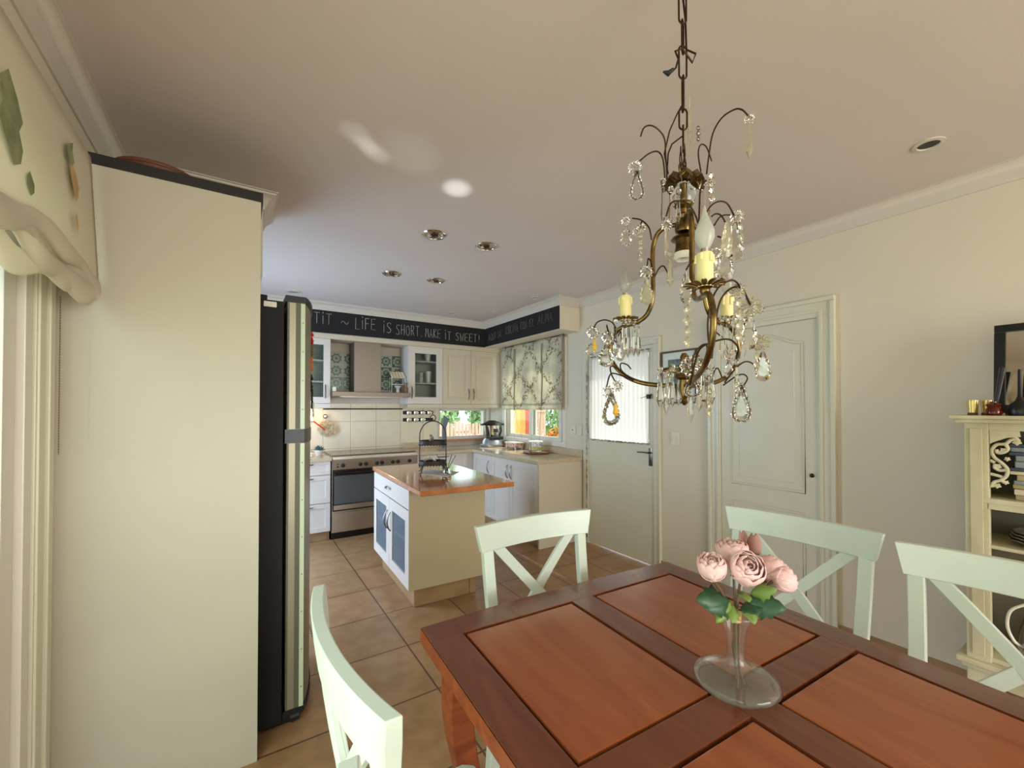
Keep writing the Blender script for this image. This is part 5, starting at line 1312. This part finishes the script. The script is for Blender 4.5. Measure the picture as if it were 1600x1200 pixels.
# top sprigs
wire([(1042, 280, 1.07), (1040, 240, 1.06), (1038, 216, 1.05), (1028, 202, 1.04), (1016, 196, 1.03), (1006, 200, 1.02), (1001, 213, 1.02)])
wire([(1039, 282, 1.08), (1036, 250, 1.07), (1028, 237, 1.05), (1014, 240, 1.03), (1000, 251, 1.02)])
wire([(1104, 272, 1.08), (1108, 240, 1.05), (1114, 208, 1.03), (1128, 184, 1.0), (1148, 171, .98), (1160, 172, .97), (1169, 181, .97)])
wire([(1095, 268, 1.12), (1091, 240, 1.13), (1095, 226, 1.14), (1104, 230, 1.15), (1112, 252, 1.16)])
rosette(at(993, 262, 1.02), .018); framep(at(995, 270, 1.02), .065, .022)
rosette(at(1172, 186, .97), .012); spear(at(1170, 192, .97), .085, .008, CRYSTY, False)
pear(at(1078, 150, 1.04), .13, .011, 1.0, CRYSTY, False); lump(at(1091, 196, 1.04), .04, .008, PEWTER)
lump(at(1112, 268, 1.05), .075, .012, CRYST)
for x_, y_, L_ in ((1036, 284, .10), (1048, 296, .08), (1060, 300, .07), (1097, 292, .09), (1106, 284, .08)): spear(at(x_, y_, 1.07), L_, .0065, CRYST, True)
# middle branches springing from the arms
wire([(1018, 375, 1.13), (1014, 356, 1.12), (1002, 344, 1.10), (988, 341, 1.09)])
wire([(1003, 345, 1.11), (1001, 352, 1.11), (1001, 357, 1.11)])
rosette(at(978, 345, 1.09), .012); pear(at(978, 352, 1.09), .055, .02, 0, CRYST)
rosette(at(1003, 356, 1.1), .012); rosette(at(994, 362, 1.1), .010); lump(at(1001, 365, 1.1), .075, .009)
wire([(1020, 430, 1.13), (1018, 412, 1.12), (1013, 404, 1.11), (1011, 416, 1.10)])
rosette(at(1010, 425, 1.10), .017); pear(at(1010, 435, 1.10), .07, .024, .2, CRYSTY)
wire([(1023, 432, 1.14), (1030, 419, 1.13), (1037, 416, 1.12), (1043, 426, 1.12)])
spear(at(1047, 398, 1.1), .075, .010, CRYSTY, True); rosette(at(1042, 352, 1.05), .014)
pear(at(1041, 350, 1.04), .085, .012, .9, CRYSTY, False)
wire([(1092, 352, 1.0), (1086, 335, 1.0), (1076, 320, 1.0), (1062, 314, 1.01), (1048, 318, 1.02), (1041, 338, 1.03)], .0022)
wire([(1092, 350, 1.02), (1093, 320, 1.02), (1094, 300, 1.02), (1098, 288, 1.02), (1104, 282, 1.02)], .0022)
wire([(1085, 407, .98), (1078, 412, .98), (1072, 422, .98)])
pear(at(1072, 425, .98), .075, .020, .2, CRYST); lump(at(1074, 475, .96), .10, .014, CRYSTY)
wire([(1100, 345, .98), (1108, 325, .98), (1122, 315, .99), (1136, 318, 1.0), (1147, 337, 1.0)])
wire([(1116, 352, 1.05), (1124, 340, 1.06), (1132, 336, 1.07), (1140, 336, 1.08)])
wire([(1112, 338, .95), (1119, 334, .96), (1127, 337, .97), (1133, 347, .98)])
wire([(1121, 369, 1.0), (1128, 372, 1.0), (1133, 379, 1.0)])
rosette(at(1152, 338, 1.0), .016); pear(at(1148, 343, 1.0), .10, .026, .1, CRYST); pear(at(1136, 345, .98), .085, .022, .6, CRYSTY); lump(at(1157, 348, 1.02), .09, .013, CRYSTY)
pear(at(1133, 385, 1.02), .085, .026, .2, CRYST); rosette(at(1120, 395, 1.0), .014); lump(at(1120, 402, 1.0), .05, .012, CRYST)
# left side
wire([(962, 530, 1.20), (960, 508, 1.18), (947, 500, 1.16), (934, 503, 1.14), (928, 512, 1.13)])
wire([(966, 540, 1.2), (952, 520, 1.18), (948, 508, 1.17), (951, 522, 1.15)])
wire([(966, 525, 1.22), (970, 518, 1.24), (971, 534, 1.25)])
rosette(at(926, 520, 1.13), .017); spear(at(929, 530, 1.12), .035, .006, AMBER, False); pear(at(923, 536, 1.13), .035, .018, .3, CRYST)
rosette(at(950, 528, 1.15), .018); pear(at(947, 538, 1.15), .062, .030, .1, CRYST); pear(at(969, 538, 1.24), .05, .018, .4, CRYST)
for x_ in (961, 975, 981, 990, 997): spear(at(x_, 503, 1.17 + .02 * (x_ % 3)), .085 + .004 * (x_ % 2), .0085)
# lower left branch
wire([(988, 592, 1.16), (972, 583, 1.13), (962, 574, 1.11), (954, 573, 1.10), (955, 584, 1.09), (961, 596, 1.09)])
wire([(985, 592, 1.14), (962, 584, 1.1), (953, 586, 1.09), (948, 604, 1.08)])
wire([(990, 595, 1.18), (972, 580, 1.2), (970, 568, 1.21), (980, 570, 1.22), (986, 577, 1.22)])
rosette(at(950, 612, 1.08), .014); rosette(at(965, 603, 1.08), .013); pear(at(953, 618, 1.08), .078, .027, .05, CRYST); framep(at(956, 616, 1.075), .075, .026); spear(at(962, 630, 1.07), .035, .008, AMBER, False)
# lower hub pendants
for k_, (x_, y_, L_) in enumerate(((1031, 578, .085), (1041, 588, .09), (1050, 574, .088), (1060, 585, .07), (1079, 600, .085), (1092, 592, .075), (1099, 577, .085), (1107, 590, .095), (1112, 575, .08), (1044, 580, .08))):
    spear(at(x_, y_, 1.03 + .012 * ((k_ * 5) % 10)), L_, .0085)
rosette(at(1079, 572, 1.02), .026, .1); rosette(at(1087, 570, 1.03), .022, .2); framep(at(1082, 590, 1.02), .045, .024)
lump(at(1109, 606, 1.03), .07, .011, CRYSTY)
# right side cluster
wire([(1108, 540, .95), (1106, 505, .93), (1112, 470, .92), (1124, 448, .92), (1142, 438, .93), (1152, 442, .94), (1156, 450, .95)], .0022)
wire([(1112, 560, .98), (1120, 490, .95), (1130, 462, .94), (1146, 449, .95), (1160, 452, .96), (1172, 476, .98)], .0022)
rosette(at(1153, 455, .95), .016, 0, CRYSTY); lump(at(1154, 465, .95), .10, .014, CRYSTY); rosette(at(1172, 480, .98), .022, .1, CRYSTY); pear(at(1170, 490, .98), .085, .024, .2, CRYST)
rosette(at(1185, 482, 1.0), .012); lump(at(1178, 500, 1.0), .06, .009, CRYST); rosette(at(1190, 535, 1.02), .018, .2, CRYSTY); lump(at(1182, 520, 1.02), .09, .012, CRYSTY); pear(at(1192, 548, 1.02), .075, .024, .1, CRYST)
for x_ in (1128, 1137, 1147, 1161): spear(at(x_, 498, 1.12 + .01 * (x_ % 3)), .10, .0075)
wire([(1078, 602, .95), (1084, 575, .96), (1094, 545, .97), (1118, 533, .99), (1138, 530, 1.0), (1150, 538, 1.0), (1154, 548, 1.0), (1150, 562, 1.0)], .0022)
wire([(1084, 600, 1.0), (1082, 565, 1.0), (1088, 548, 1.0), (1100, 538, 1.0), (1105, 545, 1.0), (1101, 575, 1.0)], .0020)
wire([(1112, 600, 1.12), (1116, 580, 1.12), (1122, 576, 1.12), (1128, 590, 1.12)])
wire([(1132, 598, 1.1), (1150, 575, 1.1), (1165, 565, 1.1), (1178, 570, 1.1), (1182, 585, 1.1)])
wire([(1130, 602, 1.08), (1150, 588, 1.08), (1162, 585, 1.08), (1168, 592, 1.08), (1160, 605, 1.08)])
wire([(1120, 520, 1.15), (1130, 530, 1.16), (1138, 549, 1.16)])
rosette(at(1139, 556, 1.15), .012); pear(at(1139, 562, 1.15), .05, .016, .2, CRYST)
spear(at(1151, 565, 1.0), .08, .007, CRYST, True); rosette(at(1157, 606, 1.06), .012); framep(at(1158, 604, 1.06), .088, .03, .05, 26); pear(at(1158, 608, 1.065), .082, .026, .05, CRYST)

# ------------------------------------------------------------------ distressed shelf on the right wall
sh = thing('display_cabinet', 'distressed cream open shelf cabinet with carved brackets against the right wall', 'cabinet', (2.95, .05, 0))
SX, SY1, SY0 = 2.78, .484, -.42
MB().box(SX - .045, XR - .03, SY0 - .04, SY1 + .04, 1.372, 1.388, .003).box(SX - .03, XR - .03, SY0 - .025, SY1 + .025, 1.355, 1.372, .004).build('top_board', SHELFP, sh)
for ya, yb_ in ((SY1 - .075, SY1), (SY0, SY0 + .075)):
    MB().box(SX, SX + .035, ya, yb_, 0.02, 1.355, .003).box(SX - .006, SX, ya + .018, yb_ - .018, .32, 1.33, .002).build('post', SHELFP, sh)
    MB().box(SX + .30, SX + .31, ya, yb_, 0.02, 1.355, .003).box(SX + .035, SX + .30, (yb_ - .018 if ya > 0 else ya), (yb_ if ya > 0 else ya + .018), .2, 1.355).build('side_panel', SHELFP, sh)
MB().box(SX + .002, SX + .03, SY0 + .075, SY1 - .075, 1.322, 1.355, .002).build('top_rail', SHELFP, sh)
MB().box(SX - .004, SX + .30, SY0 + .02, SY1 - .02, 1.0, 1.022, .002).box(SX, SX + .02, SY0 + .07, SY1 - .07, .975, 1.0).build('shelf_board', SHELFP, sh)
MB().box(SX + .01, SX + .30, SY0 + .02, SY1 - .02, .80, .815, .002).build('shelf_board', SHELFP, sh)
MB().box(SX + .01, SX + .30, SY0 + .02, SY1 - .02, .30, .32, .002).build('shelf_board', SHELFP, sh)
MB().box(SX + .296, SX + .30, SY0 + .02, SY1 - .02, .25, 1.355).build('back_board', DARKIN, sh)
MB().box(SX - .03, SX + .30, SY0 - .03, SY1 + .03, .275, .298, .004).box(SX - .018, SX + .30, SY0 - .015, SY1 + .015, .255, .276, .004).box(SX, SX + .02, SY0 + .08, SY1 - .08, .20, .255, .002).build('base_moulding', SHELFP, sh)
# carved bracket
bk = MB()
yb0 = SY1 - .077; zb = 1.32
def bp(u, v): return Vector((SX + .012, yb0 - u, zb - v))
for P in ([(0, .01), (.02, .02), (.045, .015), (.07, .022), (.082, .04)], [(.078, .03), (.06, .038), (.045, .055), (.02, .06), (.006, .085), (.012, .115), (.035, .14), (.05, .165), (.046, .195), (.03, .215), (.012, .225), (.004, .245)], [(.045, .055), (.052, .075), (.04, .092), (.022, .095), (.02, .08)], [(.05, .165), (.03, .172), (.014, .162), (.016, .146)], [(0, .13), (.014, .14)], [(0, .19), (.02, .195), (.035, .2)], [(.03, .215), (.045, .225)], [(.0, .245), (.028, .235)]):
    bk.tube([bp(*q) for q in smoothp(P, 4)], .0065, 8)
for u, v, r_ in ((.04, .085, .012), (.022, .155, .012), (.078, .045, .013), (.02, .24, .011), (.045, .222, .009), (.05, .12, .009)):
    bk.lathe([(0, -.006), (r_, -.002), (r_, .003), (0, .007)], bp(u, v), 10, Matrix.Rotation(radians(90), 4, 'Y'), lobes=5, amp=.2)
bk.prism([(yb0, 1.322), (yb0 - .085, 1.322), (yb0 - .088, 1.298), (yb0 - .05, 1.292), (yb0 - .01, 1.270), (yb0, 1.262)], SX + .006, SX + .018, axis=0)
bk.build('carved_bracket', SHELFP, sh, smooth=True)
bk2 = bpy.data.objects['carved_bracket'].copy(); COL.objects.link(bk2); bk2.parent = sh; bk2.scale = (1, -1, 1)
bk2.location = (0, 2 * (.5 * (SY0 + SY1) - .05), 0)
# magazines in a stack
zz = 1.023; mats_ = [1, 3, 1, 0, 1, 3, 2, 0, 0, 2, 0, 2]
names_m = ['lowest tan magazine of the stack on the upper cabinet shelf', 'cream magazine second from the bottom of the stack', 'tan magazine third from the bottom of the stack', 'blue-grey magazine between tan ones low in the stack', 'tan magazine in the middle of the stack', 'thin cream magazine just under the dark one mid stack', 'dark magazine marking the middle of the stack', 'blue-grey magazine just above the middle dark one', 'blue-grey magazine fourth from the top of the stack', 'dark blue magazine third from the top of the stack', 'blue-grey magazine second from the top of the stack', 'dark magazine on top of the stack on the upper shelf']
for i, mi in enumerate(mats_):
    th_ = (.018, .020, .016, .014, .02, .012, .012, .022, .02, .012, .016, .012)[i] * 1.25; o_ = random.uniform(-.01, .01)
    mg = MB().box(SX + .04 + o_, SX + .26 + o_, .02 + o_, .345 + random.uniform(-.012, .012), zz, zz + th_ - .001, .003)
    tag(mg.build('magazine', MAGB[mi]), names_m[i], 'magazine', 'magazines stacked on the upper cabinet shelf'); zz += th_
for i, (rr_, z_) in enumerate(((.125, .816), (.120, .828), (.115, .840), (.11, .852))):
    tag(MB().lathe([(0, 0), (rr_ * .55, 0), (rr_ * .8, .008), (rr_, .022), (rr_ * .98, .026), (rr_ * .78, .012), (0, .005)], (SX + .15, .25, z_), 40, lobes=12, amp=.03).build('plate', PLATE, smooth=True), ('bottom', 'second', 'third', 'topmost')[i] + ' wavy-edged brown plate of the pile on the middle shelf', 'plate', 'plates piled on the middle shelf')
pc = thing('glass_pitcher', 'clear glass pitcher with pale handle on the bottom shelf of the cabinet', 'pitcher', (SX + .14, .29, .321))
MB().lathe([(0, 0), (.05, 0), (.062, .05), (.055, .12), (.035, .2), (.042, .26), (.039, .26), (.031, .2), (.05, .12), (.057, .05), (0, .006)], (SX + .14, .29, .321), 28).build('body', GLASS, pc, smooth=True)
MB().tube(smoothp([(SX + .11, .325, .37), (SX + .10, .355, .39), (SX + .10, .375, .45), (SX + .10, .365, .52), (SX + .11, .325, .56)], 5), .006, 8).build('handle', CERAM, pc, smooth=True)
tp_ = thing('teapot', 'dark teapot on the bottom shelf at the right edge', 'teapot', (SX + .14, .08, .321))
MB().lathe([(0, 0), (.05, 0), (.085, .05), (.085, .11), (.05, .16), (.02, .17), (.018, .185), (0, .19)], (SX + .14, .08, .321), 28).build('body', mat('dark glazed clay', (52, 40, 44), .25), tp_, smooth=True)
MB().tube([(SX + .14, .16, .40), (SX + .13, .20, .44), (SX + .13, .21, .48)], [.012, .01, .007], 8).build('spout', mat('dark spout', (52, 40, 44), .25), tp_, smooth=True)
MB().tube([(SX + .14, .02, .48), (SX + .13, .04, .56), (SX + .13, .11, .56), (SX + .14, .14, .47)], .006, 8).build('handle', BLACK, tp_, smooth=True)
# objects on top
for (x_, y_, lb) in ((2.82, .462, 'gold glass tealight holder at the left end of the cabinet top'), (2.86, .425, 'gold glass tealight holder just behind the amber bottle')):
    t_ = thing('tealight_holder', lb, 'candle holder', (x_, y_, 1.388))
    MB().lathe([(0, 0), (.017, 0), (.017, .012), (0, .012)], (x_, y_, 1.3885), 20).build('base', BOARD, t_, smooth=True)
    MB().lathe([(0, .012), (.0165, .012), (.020, .068), (.018, .068), (.015, .016), (0, .016)], (x_, y_, 1.389), 20).build('cup', GOLDGL, t_, smooth=True)
ab = thing('amber_bottle', 'squat dark amber bottle with a leaning black stick on the cabinet top', 'bottle', (2.80, .395, 1.388))
MB().lathe([(0, 0), (.024, 0), (.027, .01), (.024, .03), (.020, .036), (.026, .048), (.012, .056), (.012, .062), (0, .062)], (2.80, .395, 1.3885), 24).build('body', REDGL, ab, smooth=True)
MB().tube([(2.80, .395, 1.40), (2.81, .382, 1.50), (2.82, .370, 1.60)], [.006, .008, .010], 8).build('stick', BLACK, ab, smooth=True)
mr = thing('framed_mirror', 'black framed mirror leaning on the wall on top of the cabinet', 'mirror', (2.95, .2, 1.388))
MT = Matrix.Translation((2.87, 0, 1.40)) @ Matrix.Rotation(radians(6), 4, 'Y')
frame(MB(), 'x', -.012, .012, -.18, .405, .0, .40, .035).xf(MT).build('frame', BLACK, mr)
MB().box(-.002, .004, -.15, .375, .03, .37).xf(MT).build('glass', MIRR, mr)
MB().box(-.01, .02, .36, .37, -.010, .0).xf(MT).build('foot', BLACK, mr)
cs = thing('candlestick', 'black metal candlestick with a broad base in front of the mirror', 'candlestick', (2.815, .322, 1.388))
MB().lathe([(0, 0), (.035, 0), (.038, .02), (.034, .045), (.014, .065), (.007, .085), (.0055, .19), (.004, .20), (0, .20)], (2.815, .322, 1.3885), 20).build('body', BLACK, cs, smooth=True)

# ------------------------------------------------------------------ garden outside
struct(MB().box(-14, 16, -12, YF - .2, -.2, -.12).box(-14, 16, YB + .2, 16, -.2, -.12).box(-14, -.8, YF - .2, YB + .2, -.2, -.12).box(3.4, 16, YF - .2, YB + .2, -.2, -.12).build('floor_garden', GRASS))
def fence(name, p0, p1, h_, lb):
    p0, p1 = Vector(p0), Vector(p1); t_ = thing(name, lb, 'fence', (p0 + p1) / 2); L_ = (p1 - p0).length; d = (p1 - p0).normalized(); n = min(95, int(L_ / .09)); ang = atan2(d.y, d.x)
    for i in range(n):
        c_ = p0 + d * (L_ * (i + .5) / n)
        MB().box(-.033, .033, -.01, .01, 0, h_ + random.uniform(-.04, .04), .003, Matrix.Translation(c_) @ Matrix.Rotation(ang, 4, 'Z')).build('board', FENCE, t_)
    for z_ in (.3, h_ - .25): MB().box(0, L_, .01, .04, z_, z_ + .06, 0, Matrix.Translation(p0) @ Matrix.Rotation(ang, 4, 'Z')).build('rail', FENCE, t_)
fence('garden_fence', (1.5, 8.6, -.12), (6.0, 8.6, -.12), 1.22, 'reddish board fence seen through the small kitchen window')
fence('garden_fence', (6.2, 8.05, -.12), (6.2, 8.58, -.12), 1.7, 'reddish board fence seen through the kitchen side window')
tag(MB().box(3.42, 3.60, 5.9, 6.1, -.12, 2.8, .01).build('pillar', OCHRE), 'ochre yellow pillar outside the right part of the small window', 'pillar')
tag(MB().box(4.6, 4.8, 6.78, 8.2, -.12, 1.5, .01).build('garden_wall', OCHRE), 'ochre yellow garden wall outside the kitchen side window', 'wall')
def shrub(name, c_, rx, ry, rz_, n, m_, lb, cat='bush', leaf=.09):
    mb = MB()
    for i in range(n):
        a = random.uniform(0, 2 * pi); e = math.asin(random.uniform(-.6, 1)); k_ = random.uniform(.72, 1.05)
        p = Vector((c_[0] + rx * k_ * cos(a) * cos(e), c_[1] + ry * k_ * sin(a) * cos(e), c_[2] + rz_ * k_ * sin(e)))
        M_ = Matrix.Translation(p) @ Euler((random.uniform(0, 6), random.uniform(0, 6), random.uniform(0, 6))).to_matrix().to_4x4(); s_ = leaf * random.uniform(.6, 1.3)
        mb.add([M_ @ Vector(q) for q in ((-s_, 0, 0), (0, -s_ * .5, s_ * .1), (s_, 0, 0), (0, s_ * .5, s_ * .1))], [(0, 1, 2, 3)])
    t_ = thing(name, lb, cat, (c_[0], c_[1], -.12)); mb.build('foliage', m_, t_)
    MB().tube([(c_[0], c_[1], -.12), (c_[0], c_[1], c_[2])], [.08, .04], 8).build('trunk', STEM, t_)
tag(MB().box(4.6, 4.72, 6.50, 6.62, -.12, 2.2, .01).build('post', mat('red painted post', (196, 84, 60), .6)), 'red painted post outside the left sash of the side window', 'post')
shrub('tree', (3.85, 10.0, 1.35), .9, .7, 1.25, 3000, HEDGE, 'green leafy tree behind the fence, left part of the small window', 'tree')
shrub('tree', (6.1, 10.1, 1.4), .9, .7, 1.25, 2800, HEDGE, 'green leafy tree behind the fence, right part of the small window', 'tree')
shrub('bush', (7.8, 9.2, 1.4), .8, 1.2, 1.3, 2600, HEDGE, 'tall green bush behind the fence outside the side window')
shrub('flowering_bush', (5.15, 6.2, .62), .40, .34, .42, 1500, HEDGE2, 'orange flowering bush low outside the side window', 'bush', .06)
shrub('hedge', (-3.4, 1.2, 1.3), .6, 4.2, 1.7, 6000, HEDGE, 'green hedge outside the garden door at the left edge', 'hedge', .10)
